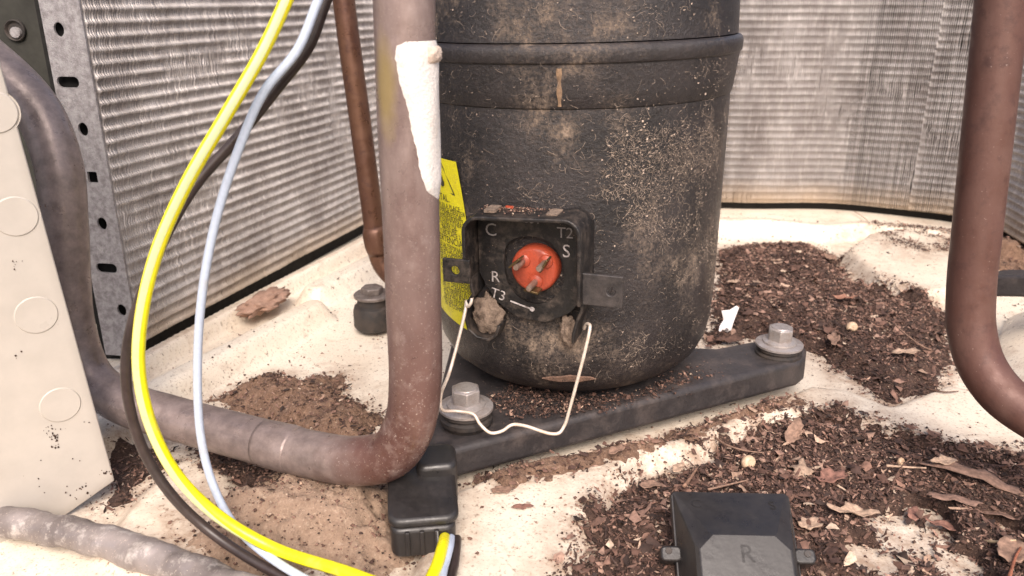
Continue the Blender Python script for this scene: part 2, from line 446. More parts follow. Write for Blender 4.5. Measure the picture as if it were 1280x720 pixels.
ridgeL = gp([(120, 560), (205, 492), (300, 442), (392, 392)], .005)
ridgeL2 = gp([(395, 368), (480, 325), (560, 300)], .005)
rimB = gp([(880, 282), (960, 283), (1030, 290), (1080, 287), (1180, 297), (1260, 318)], .006)
def pan_h(x, y):
    h = 0.007 * sstep(-.003, .005, sdist(x, y, raised) + .002 * (fbm(x, y, 60, 3) - .5))
    h = np.maximum(h, .006 * sstep(-.002, .008, sdist(x, y, bumpL)))
    h = np.maximum(h, .011 * sstep(-.001, .010, sdist(x, y, bulgeR)))
    h = np.maximum(h, .016 * np.sqrt(np.clip(sdist(x, y, domeR) / .022, 0, 1)))
    def ridge(pts, hw, ht, flat=.3):
        t = dist_line(x, y, pts) / hw; return ht * (1 - sstep(flat, 1.0, t))
    h = np.maximum(h, ridge(rimL, .0056, .0105, .62))
    h = np.maximum(h, ridge(ridgeL, .0150, .0125, .25))
    h = np.maximum(h, ridge(ridgeL2, .0150, .0115, .3))
    h = np.maximum(h, ridge(rimB, .0125, .0125, .3))
    h = h + .0003 * (fbm(x, y, 22, 3) - .5)
    return h
def ph(x, y): return float(pan_h(np.array([x]), np.array([y]))[0])
def grid_mesh(x0, x1, y0, y1, st):
    nx, ny = int((x1 - x0) / st) + 1, int((y1 - y0) / st) + 1
    X, Y = np.meshgrid(np.linspace(x0, x1, nx), np.linspace(y0, y1, ny))
    i = np.arange(nx * ny).reshape(ny, nx)
    F = np.stack([i[:-1, :-1].ravel(), i[:-1, 1:].ravel(), i[1:, 1:].ravel(), i[1:, :-1].ravel()], 1)
    return X.ravel(), Y.ravel(), F
X, Y, F = grid_mesh(-.40, .52, .12, .82, .0016)
pan = mk("base_pan", np.stack([X, Y, pan_h(X, Y)], 1), F, M['pan'])
tag(pan, "cream painted steel base pan with stamped ridges, speckled with dirt", "base pan", kind="structure")

# ------------------------------------------------------------------ condenser coil
coil = thing("condenser_coil", "grey finned condenser coil wrapping round behind the black compressor", "coil", (L0.x, L0.y, 0))
PITCHF, RIP, TOP = .00155, .0063, .262
def fin_bank(pts, phase, wob, seed, rip_amp=.0017, zb_=.0075):
    rng = np.random.default_rng(seed)
    P = spline([(p[0], p[1], 0) for p in pts], 24)
    s = np.concatenate([[0], np.cumsum(np.linalg.norm(np.diff(P, axis=0), axis=1))])
    n = int(s[-1] / PITCHF); ss = (np.arange(n) + .5) * PITCHF
    cx, cy = np.interp(ss, s, P[:, 0]), np.interp(ss, s, P[:, 1])
    tx, ty = np.gradient(cx), np.gradient(cy); l = np.hypot(tx, ty); tx /= l; ty /= l
    nx, ny = ty, -tx                                 # towards the inside (camera side)
    nz = int((TOP - zb_) / (RIP / 6)); z = np.linspace(zb_, TOP, nz)
    Z = np.broadcast_to(z[None, :], (n, nz))
    S = np.broadcast_to(ss[:, None], (n, nz))
    ph_ = (Z / RIP + phase) + .10 * (fbm(S, Z, 30, 2) - .5)
    c = (.5 + .5 * np.cos(2 * np.pi * ph_)) ** 3.2
    amp = rip_amp * (.55 + .9 * fbm(S + 3, Z, 55, 3))
    bent = sstep(.60, .78, fbm(S + 9, Z, 26, 3))
    front = amp * c * (1 - .7 * bent) + .0011 * (fbm(S * 3, Z * .5, 260, 2) - .5)
    lat = wob * (1 + 2.2 * bent) * ((fbm(S, Z, 120, 3) - .5) * 2.0 + 1.2 * (fbm(S * 4, Z * .35, 90, 2) - .5))
    wdt = .00062 + .00034 * rng.random((n, 1)) + np.zeros((n, nz))
    def pt(lo, dp):
        return np.stack([cx[:, None] + tx[:, None] * lo + nx[:, None] * dp, cy[:, None] + ty[:, None] * lo + ny[:, None] * dp, Z], -1)
    cols = [pt(lat - wdt / 2, front - .006), pt(lat - wdt / 2, front), pt(lat + wdt / 2, front), pt(lat + wdt / 2, front - .006)]
    V = np.stack(cols, 2).reshape(-1, 3)              # fin, z, 4
    base = (np.arange(n)[:, None] * nz + np.arange(nz - 1)[None, :]) * 4
    F = np.concatenate([np.stack([base + k, base + k + 1, base + k + 5, base + k + 4], -1).reshape(-1, 4) for k in range(3)])
    o = mk("fin_bank", V, F, M['fin'], coil, smooth=False); o["kind"] = "stuff"
    return o
fin_bank([left_ctrl[0] - ddir * .0045] + left_ctrl, .0, .00055, 1, .0017, .0118)
fin_bank(corner, .0, .0004, 2)
fin_bank(back_ctrl, .15, .00035, 3, .0013)
right_ctrl[0] = right_ctrl[0] + (back_ctrl[-2] - right_ctrl[0]).normalized() * .0014
fin_bank(right_ctrl, .55, .0005, 4, .0017)

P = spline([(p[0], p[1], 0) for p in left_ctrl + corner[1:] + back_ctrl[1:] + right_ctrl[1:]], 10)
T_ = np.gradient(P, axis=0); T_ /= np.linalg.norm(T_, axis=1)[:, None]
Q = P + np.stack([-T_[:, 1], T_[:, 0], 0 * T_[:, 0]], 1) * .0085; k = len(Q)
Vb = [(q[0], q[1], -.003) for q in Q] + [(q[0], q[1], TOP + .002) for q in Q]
solid(mk("shade_backing", Vb, [(i, i + 1, k + i + 1, k + i) for i in range(k - 1)], M['void'], coil), .004, 0)  # black sheet added as the shade between the fins and below the coil
# perforated galvanised end plate at the left end of the coil
PW, PY0 = .0205, L0.y - .006
def plate_cell(u0, u1, z0, z1, hole):
    n = len(hole); V, Fc = [], []
    uc, zc = sum(h[0] for h in hole) / n, sum(h[1] for h in hole) / n
    outer = []
    for hu, hz in hole:
        du, dz = hu - uc, hz - zc; k = 1e9
        if du > 1e-9: k = min(k, (u1 - uc) / du)
        if du < -1e-9: k = min(k, (u0 - uc) / du)
        if dz > 1e-9: k = min(k, (z1 - zc) / dz)
        if dz < -1e-9: k = min(k, (z0 - zc) / dz)
        outer.append((uc + du * k, zc + dz * k))
    corners = [(u0, z0), (u1, z0), (u1, z1), (u0, z1)]
    for c in corners:                               # snap the nearest outer point to each corner
        j = min(range(n), key=lambda i: (outer[i][0] - c[0]) ** 2 + (outer[i][1] - c[1]) ** 2); outer[j] = c
    V = list(hole) + outer
    Fc = [(i, (i + 1) % n, n + (i + 1) % n, n + i) for i in range(n)]
    return V, Fc
V, Fc = [], []
edge_at = lambda t: (L0.x - .002, PY0)
holes_px = [(72, 37, 'r'), (86, 103, 's'), (103, 162, 'r'), (115, 222, 'q'), (127, 280, 'r'), (137, 336, 's'), (152, 388, 'r')]
xr = L0.x - .0015; xl = xr - PW
cells = []
for hx, hy, kd in holes_px:
    h = at_y(hx, hy, PY0); cells.append((h.x, h.z, kd))
cells.sort(key=lambda c: c[1])
bounds = [0.004] + [(a[1] + b[1]) / 2 for a, b in zip(cells, cells[1:])] + [.215]
for (hx, hz, kd), z0, z1 in zip(cells, bounds, bounds[1:]):
    hu = min(max(hx, xl + .006), xr - .006)
    if kd == 'r': hole = [(hu + .0026 * math.cos(2 * math.pi * k / 24), hz + .0033 * math.sin(2 * math.pi * k / 24)) for k in range(24)]
    elif kd == 's': hole = rrect(.0115, .0052, .0024, 5, max(xl + .0075, hu - .002), hz)
    else: hole = rrect(.0052, .0056, .0006, 5, hu, hz)
    v, f = plate_cell(xl, xr, z0, z1, hole); b0 = len(V)
    V += v; Fc += [tuple(b0 + i for i in q) for q in f]
V += [(xl, .215), (xr, .215), (xr, .27), (xl, .27)]; n = len(V); Fc.append((n - 4, n - 3, n - 2, n - 1))
ep = mk("end_plate", [(a, PY0 + (xr - a) * .15, b) for a, b in V], Fc, M['galv'], coil, smooth=False)
ep["label"] = "galvanised strip punched with round holes and slots"
solid(ep, .0012, 0)
hole_shade = prism('hole_shade_block', [(xl - .004, PY0 + .006), (xr - .006, PY0 + .006), (xr - .006, PY0 + .03), (xl - .004, PY0 + .03)], 0, .27, M['void'], coil)  # added black block, paints the dark seen through the end plate holes

# dark partition behind the left pipe
dp = thing("partition_plate", "dark olive steel plate with a bolt hole behind the grey pipe", "plate", (-.30, .452, 0))
prism("sheet", [(-.42, 0.0), (-.213, 0.0), (-.213, .29), (-.42, .29)], .452, .4545, M['olive'], dp, frame=lambda a, b, c: Vector((a, c, b)))
hb = at_y(19, 38, .451)
lathe("bolt_hole", [(0, -.0004), (.0042, -.0004), (.0046, .0006), (.0052, .0010), (.0056, .0006), (.0056, -.001)], hb, M['rubber'], dp, axis=(0, -1, 0), seg=24)
lathe("stud", [(0, .0016), (.0026, .0016), (.003, .001), (.003, -.001)], hb + Vector((.0004, 0, -.0012)), M['galv'], dp, axis=(0, -1, 0), seg=20)

# ------------------------------------------------------------------ left beige panel
BR = at_z(143, 600, .009)                    # lower right corner
pdir = Vector((-.80, -.60, 0)).normalized()
pn = Vector((.60, -.80, 0))
panel = thing("service_panel", "beige painted sheet metal panel with round knockouts at left edge", "panel", (BR.x, BR.y, 0))
def pf(u, w, n): return BR + pdir * (u + .010 * w / .18) + Vector((0, 0, w)) + pn * n
V, Fp = [], []
us = np.linspace(0, .16, 50); ws = np.concatenate([np.linspace(0, .25, 60)])
def panel_n(u, w):
    # shallow stamped swell towards the left
    return .0030 * math.exp(-((u - .047) / .012) ** 2) * (1 / (1 + math.exp((w - .075) / .008)))
for w in ws:
    for u in us:
        wl = w - (1 - w / .25) * min(u, .022) * .42
        V.append(pf(u, wl, panel_n(u, w)))
nu = len(us)
Fp = [(j * nu + i, j * nu + i + 1, (j + 1) * nu + i + 1, (j + 1) * nu + i) for j in range(len(ws) - 1) for i in range(nu - 1)]
sh = mk("sheet", V, Fp, M['panel'], panel); solid(sh, .0016, 0, .0006, 2)
v = [pf(0.0006, 0, 0), pf(.0006, .25, 0), pf(.004, .25, -.012), pf(.004, 0.002, -.012)]
solid(mk("return_flange", v, [(0, 1, 2, 3)], M['panel'], panel, False), .0012, 0)
def ray_panel(px, py):
    r = ray(px, py); o = Vector((0, 0, CAM_H)); t = (BR - o).dot(pn) / r.dot(pn); return o + r * t
for hx, hy in ((-8, 140), (19, 270), (45, 393), (75, 505), (2, 650)):
    c = ray_panel(hx, hy) + pn * .0008
    r0 = .0071 if hy < 600 else .005
    g = lathe("knockout", [(0, .00035), (r0 - .0006, .00035), (r0 - .0003, .0001), (r0 - .0001, -.0003), (r0 + .0002, -.0003), (r0 + .0004, .00002)], c, M['panel'] if hy < 600 else M['rubber'], panel, axis=pn, seg=40, sharp=25)
    if hy > 600: g.name = "grommet_hole"

rng_ = random.Random(12); V, Fq = [], []
for hx, hy, n_, sp_ in ((62, 536, 16, 9), (66, 546, 14, 6), (69, 558, 8, 5), (110, 527, 2, 3), (92, 575, 3, 6), (55, 256, 4, 4), (18, 330, 6, 5), (130, 590, 8, 6), (40, 600, 6, 20), (100, 610, 14, 14), (30, 450, 3, 20)):
    for _ in range(n_):
        c = ray_panel(hx + rng_.gauss(0, sp_ * .6), hy + rng_.gauss(0, sp_ * .5)) + pn * .0009; a0 = rng_.uniform(0, 6.28); r_ = rng_.uniform(.00012, .00042); b0 = len(V)
        for k in range(5):
            a = a0 + k * 1.2566; q = r_ * rng_.uniform(.5, 1.3); V.append(c + pdir * (math.cos(a) * q) + Vector((0, 0, math.sin(a) * q * 1.3)) + pn * rng_.uniform(0, .0003))
        Fq.append(tuple(range(b0, b0 + 5)))
fk = mk("dirt_flecks", V, Fq, M['soil'], panel, False); fk["kind"] = "stuff"

# ------------------------------------------------------------------ compressor
AX = Vector((.0309, .368, 0)); RB = .068
comp = thing("compressor", "dusty black cylindrical compressor with open terminal box and red terminal disc", "compressor", (AX.x, AX.y, 0.0))
def cyl(phi, z, r): return Vector((AX.x - math.sin(phi) * r, AX.y - math.cos(phi) * r, z))
prof = [(0, .0215), (.030, .0218), (.046, .0232), (.055, .0265), (.0612, .0322), (.0645, .039), (.0660, .047), (.0668, .062), (.0674, .09), (.0680, .125), (.0683, .149)]
lathe("shell", prof, AX, M['shell'], comp, seg=96, sharp=50)
sl = [(.0683, .1491), (.0687, .1493), (.0689, .1496), (.0699, .156), (.0711, .1655)]
lathe("sleeve", sl, AX, M['shell'], comp, seg=96, sharp=60)
ringp = [(.0706, .1653), (.0715, .1655), (.0719, .1661), (.0722, .1690), (.0722, .1700), (.0718, .1712), (.0709, .1720), (.0700, .1724)]
lathe("weld_ring", ringp, AX, M['shell'], comp, seg=96, sharp=60)
lathe("upper_shell", [(.0700, .1728), (.0697, .185), (.0695, .215), (.068, .226), (.060, .237), (.04, .245), (0, .248)], AX, M['shell'], comp, seg=96, sharp=50)
# tan vertical seam
V, Fs = [], []
zz = np.linspace(.1502, .1640, 24)
for z in zz:
    rr = float(np.interp(z, [.1493, .1499, .156, .1655], [.0687, .0689, .0699, .0711])) + .0003
    w_ = .0013 * (1 + .3 * math.sin(z * 900)) 
    for q in (-1, -.4, .4, 1): V.append(cyl(R(8.3) + q * w_ / .07, z, rr - (.0008 if abs(q) == 1 else .0000)))
Fs = [(4 * j + i, 4 * j + i + 1, 4 * j + i + 5, 4 * j + i + 4) for j in range(len(zz) - 1) for i in range(3)]
mk("seam_strip", V, Fs, M['rustseam'], comp)

# foot plate
pz = .020
poly = [at_z(540, 566, pz), at_z(560, 560, pz), at_z(1000, 457, pz), at_z(1008, 451, pz), at_z(1009, 441, pz), at_z(1000, 432, pz), at_z(965, 427, pz), at_z(930, 432, pz), at_z(895, 438, pz), at_z(850, 435, pz),
        Vector((.060, .420, 0)), Vector((.02, .462, 0)), Vector((-.015, .468, 0)), Vector((-.028, .455, 0)), Vector((-.03, .42, 0)), at_z(545, 500, pz), at_z(525, 525, pz), at_z(522, 550, pz)]
prism("foot_plate", [(p.x, p.y) for p in poly], .0060, pz, M['plate'], comp, bev=.0026, seg=4)
lathe("base_collar", [(.040, .0202), (.045, .0205), (.047, .0225), (.044, .026)], AX, M['plate'], comp, seg=48)

# sticker on the shell
sp0, sp1 = R(41.5), R(84)
zt, zb = at_y(572, 197, .325).z, at_y(585, 405, .325).z
def stk(a, b, lift):
    """a 0..1 right->left, b 0..1 bottom->top on the tilted sticker"""
    z = zb + (zt - zb) * b - (sp1 - sp0) * RB * .0 * a - .004 * (1 - b) * (1 - a) * 0
    phi = sp0 + R(6.5) * b ** 2.2 + (sp1 - sp0) * a
    rr = float(np.interp(z, [p[1] for p in prof], [p[0] for p in prof]))
    return cyl(phi, z + (.006 * (a - .3) if b < .02 else 0), rr + lift)
V = [stk(i / 16, j / 24, .00035) for j in range(25) for i in range(17)]
Fs = [(j * 17 + i, j * 17 + i + 1, (j + 1) * 17 + i + 1, (j + 1) * 17 + i) for j in range(24) for i in range(16)]
st = mk("warning_sticker", V, Fs, M['yellow'], comp); st["label"] = "yellow warning sticker with flame triangle and small print"
hgt = zt - zb; wid = (sp1 - sp0) * RB
def on_sticker(name, V, F, ca, cb, mat):
    """V in metres, centre at (ca, cb) in sticker fractions; x to the right"""
    P = [stk(ca - v[0] / wid, cb + v[1] / hgt, .0006) for v in V]
    return mk(name, P, F, mat, st, False)
def outline_tri(s, t):
    o = [(0, s * .62), (-s * .55, -s * .36), (s * .55, -s * .36)]; i_ = [(0, s * .62 - 2.1 * t), (-s * .55 + 1.75 * t, -s * .36 + t), (s * .55 - 1.75 * t, -s * .36 + t)]
    return o + i_, [(0, 1, 4, 3), (1, 2, 5, 4), (2, 0, 3, 5)]
v, f = outline_tri(.0165, .0006); on_sticker("warning_triangle", v, f, .27, .885, M['ink'])
fl = [(0, -.0030), (.0016, -.0022), (.0020, -.0006), (.0012, .0006), (.0010, .0020), (.0001, .0008), (-.0004, .0036), (-.0016, .0012), (-.0021, -.0008), (-.0014, -.0023)]
on_sticker("flame_symbol", fl, [tuple(range(len(fl)))], .27, .876, M['ink'])
lines = [(.772, "MORTAL.", .0042, 1), (.728, "OPEN IN A PLACE", .0027, 0), (.704, "THE CHARGE MENTER", .0027, 0), (.680, "THE COMPRESSOR,", .0027, 0), (.656, "ALL REFRIGERANTS", .0027, 0), (.632, "GAS AND OTHER", .0027, 0), (.608, "UNDER OIL", .0027, 0), (.585, "PRESSURE", .0027, 0), (.561, "TUBE PLACE 2", .0027, 0),
         (.522, "ADVERTENCIA", .0042, 1)]
tx = ["DE LA TERMINALES", "NO USE LA CADENA", "EN EL COMPRESOR", "DE LA OPERACION", "SIN LA CUBIERTA DE", "LAS TERMINALES Y", "EL SEGURO PUESTO"]
for k in range(17): lines.append((.482 - k * .0238, tx[k % 7], .0026, 0))
for b_, s_, sz, hd in lines:
    v, f = text_geo(s_, sz)
    on_sticker("print_line", v, f, (.27 if not hd else .36), b_, M['ink'])

# terminal box ------------------------------------------------------------
PHI_G = R(19.4); ZG = .087
gn = Vector((-math.sin(PHI_G), -math.cos(PHI_G), 0)); gu = Vector((math.cos(PHI_G), -math.sin(PHI_G), 0))
rg = float(np.interp(ZG, [p[1] for p in prof], [p[0] for p in prof]))
GO = cyl(PHI_G, ZG, rg)
def gf(u, w, n): return GO + gu * (u * .001) + Vector((0, 0, w * .001)) + gn * (n * .001)   # millimetres
def gsheet(name, path, n0f, n1f, mat, parent, t=1.5, steps=4, bev=.0004):
    V, Fq = [], []
    for (u, w) in path:
        for k in range(steps + 1):
            q = k / steps; V.append(gf(u, w, n0f(u, w) + (n1f(u, w) - n0f(u, w)) * q))
    s1 = steps + 1
    Fq = [(i * s1 + k, i * s1 + k + 1, (i + 1) * s1 + k + 1, (i + 1) * s1 + k) for i in range(len(path) - 1) for k in range(steps)]
    o = mk(name, V, Fq, mat, parent); solid(o, t * .001, 0, bev, 2); return o
def arc(cx, cy, r, a0, a1, n=8): return [(cx + r * math.cos(R(a0 + (a1 - a0) * k / n)), cy + r * math.sin(R(a0 + (a1 - a0) * k / n))) for k in range(n + 1)]
shell_n = lambda u, w: (math.sqrt(max(rg * 1000 * rg * 1000 - u * u, 0)) - rg * 1000) - .5
hood_path = [(-21, -3), (-21, 8)] + arc(-15, 16.8, 6, 180, 92, 8) + [(0, 23.3)] + arc(19, 18, 6, 88, 0, 8) + [(25, 8), (25, -9)]
hood = gsheet("terminal_box", hood_path, shell_n, lambda u, w: 16.0, M['blackdust'], comp, 1.5, 5)
hood["label"] = "open black steel terminal box frame"
# raised tabs across the hood top
for u0 in (-12, 13):
    prism("hood_tab", rrect(4.6, 9, .8, 3, u0, 6.5), 24.0, 25.0, M['dustpad'], hood, .0, frame=lambda a, b, c: gf(a, c, b))
prism("red_tag", rrect(3.2, 1.2, .4, 3, -6.5, 2.5), 24.1, 25.0, M['red'], hood, .0, frame=lambda a, b, c: gf(a, c, b))
# back plate with its hole
n = 56; hc = (3.6, -.4)
outl = [(-19.8, 19), (-15, 22.0), (18, 22.3), (23.8, 18), (23.8, -10), (18, -17), (8, -22), (-4, -21), (-13, -15), (-17, -8), (-19.8, -4)]
def outer_pt(a):
    dx, dy = math.cos(a), math.sin(a); best = 1e9
    for (x1, y1), (x2, y2) in zip(outl, outl[1:] + outl[:1]):
        ex, ey = x2 - x1, y2 - y1; den = dx * ey - dy * ex
        if abs(den) < 1e-9: continue
        t = ((x1 - hc[0]) * ey - (y1 - hc[1]) * ex) / den; q = ((x1 - hc[0]) * dy - (y1 - hc[1]) * dx) / den
        if t > 0 and -1e-6 <= q <= 1 + 1e-6: best = min(best, t)
    return hc[0] + dx * best, hc[1] + dy * best
V = []
for k in range(n):
    a = 2 * math.pi * k / n
    # hole: rounded, with a wider shoulder at upper left
    rr = 12.4 + 1.6 * abs(math.sin(a)) ** 2 + 1.8 * math.exp(-((a - R(135)) / .45) ** 2)
    hx, hy = hc[0] + rr * math.cos(a), hc[1] + rr * math.sin(a); ox, oy = outer_pt(a)
    mx, my = (hx + ox) / 2, (hy + oy) / 2
    V += [gf(hx, hy, 2.2), gf(hx, hy, 3.6), gf(mx, my, 3.7), gf(ox, oy, 3.4), gf(ox, oy, 1.0)]
Fq = [(k * 5 + i, ((k + 1) % n) * 5 + i, ((k + 1) % n) * 5 + i + 1, k * 5 + i + 1) for k in range(n) for i in range(4)]
bp = autosmooth(mk("back_plate", V, Fq, M['blackdust'], comp), 40)
for s_, px_, py_, h_ in (("C", 621, 285, 5.6), ("031", 673, 273, 3.6), ("T2", 714, 291, 4.6), ("S", 715, 314, 5.6), ("R", 625, 344, 5.0), ("T3", 628, 366, 4.6)):
    # where the pixel ray meets the plate plane
    r_ = ray(px_, py_); o_ = Vector((0, 0, CAM_H)); c0 = gf(0, 0, 3.9); t_ = (c0 - o_).dot(gn) / r_.dot(gn); h = o_ + r_ * t_ - GO
    cu_, cw_ = h.dot(gu) * 1000, h.z * 1000
    v, f = text_geo(s_, h_ * 1.32)
    rot = R(-14) if s_ == "T3" else 0
    lt = mk("letter", [gf(cu_ + x * math.cos(rot) - y * math.sin(rot), cw_ + x * math.sin(rot) + y * math.cos(rot), 4.0) for x, y, z in v], f, M['white'] if s_ in ('S', 'T3') else M['dimwhite'], bp, False)
def plate_uv(px_, py_):
    r_ = ray(px_, py_); o_ = Vector((0, 0, CAM_H)); c0 = gf(0, 0, 3.9); t_ = (c0 - o_).dot(gn) / r_.dot(gn); h = o_ + r_ * t_ - GO
    return h.dot(gu) * 1000, h.z * 1000
a_, b_ = plate_uv(643, 374), plate_uv(670, 385)
dx, dy = b_[0] - a_[0], b_[1] - a_[1]; l_ = math.hypot(dx, dy); qx, qy = -dy / l_ * .35, dx / l_ * .35
mk("pointer_mark", [gf(a_[0] + qx, a_[1] + qy, 4), gf(a_[0] - qx, a_[1] - qy, 4), gf(b_[0] - qx, b_[1] - qy, 4), gf(b_[0] + qx, b_[1] + qy, 4)], [(0, 1, 2, 3)], M['white'], bp, False)
lathe("pointer_dot", [(0, .0003), (.0009, .0003), (.0011, 0)], gf(b_[0], b_[1], 3.9), M['white'], bp, axis=gn, seg=16)
# red disc and pins
dc = (3.9, .5)
disc = lathe("terminal_disc", [(0.0, .0058), (.0078, .0058), (.0088, .0054), (.0095, .0042), (.0096, .002), (.0096, -.003)], gf(dc[0], dc[1], 0), M['red'], comp, axis=gn, seg=48, sharp=60)
disc["label"] = "orange red terminal disc holding three steel pins"
def disc_uv(px_, py_):
    r_ = ray(px_, py_); o_ = Vector((0, 0, CAM_H)); c0 = gf(0, 0, 5.8); t_ = (c0 - o_).dot(gn) / r_.dot(gn); h = o_ + r_ * t_ - GO
    return h.dot(gu) * 1000, h.z * 1000
for i, (px_, py_) in enumerate(((661, 324), (689, 326), (676, 350))):
    u_, w_ = disc_uv(px_, py_)
    bs = lathe("pin_boss", [(.0029, -.0002), (.0027, .0006), (.0020, .0011), (.0012, .0014)], gf(u_, w_, 5.8), M['red'], disc, axis=gn, seg=20)
    pin = lathe("terminal_pin", [(.00125, -.001), (.00125, .0088), (.0010, .0095), (0, .0096)], gf(u_, w_, 5.8), M['pin'], disc, axis=gn, seg=20)
    tu, tw = {0: (-1.1, 1.2), 1: (1.5, .8), 2: (.6, -1.6)}[i]
    ang = {0: 40, 1: 60, 2: -10}[i]
    ca, sa = math.cos(R(ang)), math.sin(R(ang))
    prism("blade_tab", [(u_ + tu + ca * a - sa * b, w_ + tw + sa * a + ca * b) for a, b in ((-2.9, -.4), (2.9, -.4), (2.9, .4), (-2.9, .4))], 8.4, 14.2, M['brass'], disc, .00012, frame=gf, seg=1)
# ears with holes
def ear(name, u0, u1, w0, w1, hu, hw, hr, n0, mat):
    m = 32; V = []
    hole = [(hu + hr * math.cos(2 * math.pi * k / m), hw + hr * math.sin(2 * math.pi * k / m)) for k in range(m)]
    v, f = plate_cell(u0, u1, w0, w1, hole)
    o = mk(name, [gf(a, b, n0) for a, b in v], f, mat, comp, False); solid(o, .0016, 0, .0004, 2); return o
ear("mounting_ear", -29.6, -18.0, -3.4, 6.4, -24.4, 1.7, 1.8, 16.9, M['blackdust'])
e2 = ear("mounting_ear", 25.4, 41.0, -9.0, 3.6, 36.6, -2.6, 1.7, 12.0, M['earmetal'])
# lower legs of the box
gsheet("box_leg", [(-21, -3), (-20.6, -8), (-20.0, -10.5), (-23.6, -15), (-24.6, -22), (-23.5, -27), (-20, -30), (-15, -30.5), (-11.5, -28), (-10.0, -23.5)], lambda u, w: shell_n(u, w) + 2, lambda u, w: 11.0 if w > -12 else 9.0, M['blackdust'], comp, 1.3, 4)
from mathutils import noise as mn
def lump(name, cen, rad, mat, parent, seed, amt=.35, freq=2.2, sub=4, frame=gf):
    bm = bmesh.new(); bmesh.ops.create_icosphere(bm, subdivisions=sub, radius=1.0); V = []
    for v in bm.verts:
        q = v.co * (1 + amt * mn.fractal(v.co * freq + Vector((seed, 0, 0)), .8, 2, 6))
        V.append(frame(cen[0] + q.x * rad[0], cen[1] + q.y * rad[1], cen[2] + q.z * rad[2]))
    F = [tuple(v.index for v in f.verts) for f in bm.faces]; bm.free()
    return mk(name, V, F, mat, parent)
lump("dust_cake", (-17.4, -22.4, 2.0), (6.6, 8.6, 3.6), M['dustpad'], comp, 3.1)
gsheet("box_leg", [(25, -9), (24.6, -13), (23.0, -17), (21.4, -23), (21.2, -27)], lambda u, w: shell_n(u, w) + 2, lambda u, w: 10.0, M['blackdust'], comp, 1.3, 4)
lump("dust_cake", (17.2, -25.6, 1.6), (3.6, 6.4, 1.9), M['dustpad'], comp, 8.7)
lathe("shell_boss", [(0, .0012), (.0052, .0010), (.0058, 0)], cyl(PHI_G - R(24), .0785, .0674), M['shell'], comp, axis=tuple(cyl(PHI_G - R(24), 0, 1) - cyl(PHI_G - R(24), 0, 0)), seg=28)
prism("rust_scale", [(-.013, .0002), (-.009, .0016), (-.005, .0020), (-.001, .0030), (.003, .0022), (.007, .0019), (.010, .0004), (.006, -.0002), (.003, -.0010), (-.001, -.0006), (-.005, -.0012), (-.010, -.0006)], 0, .0012, M['rustbit'], comp, .0004,
      frame=lambda a, b, c: cyl(R(4) - a / .062, .036 + b, .0634 + b * .35 + c))
comp.rotation_euler = (0, R(-1.3), 0)


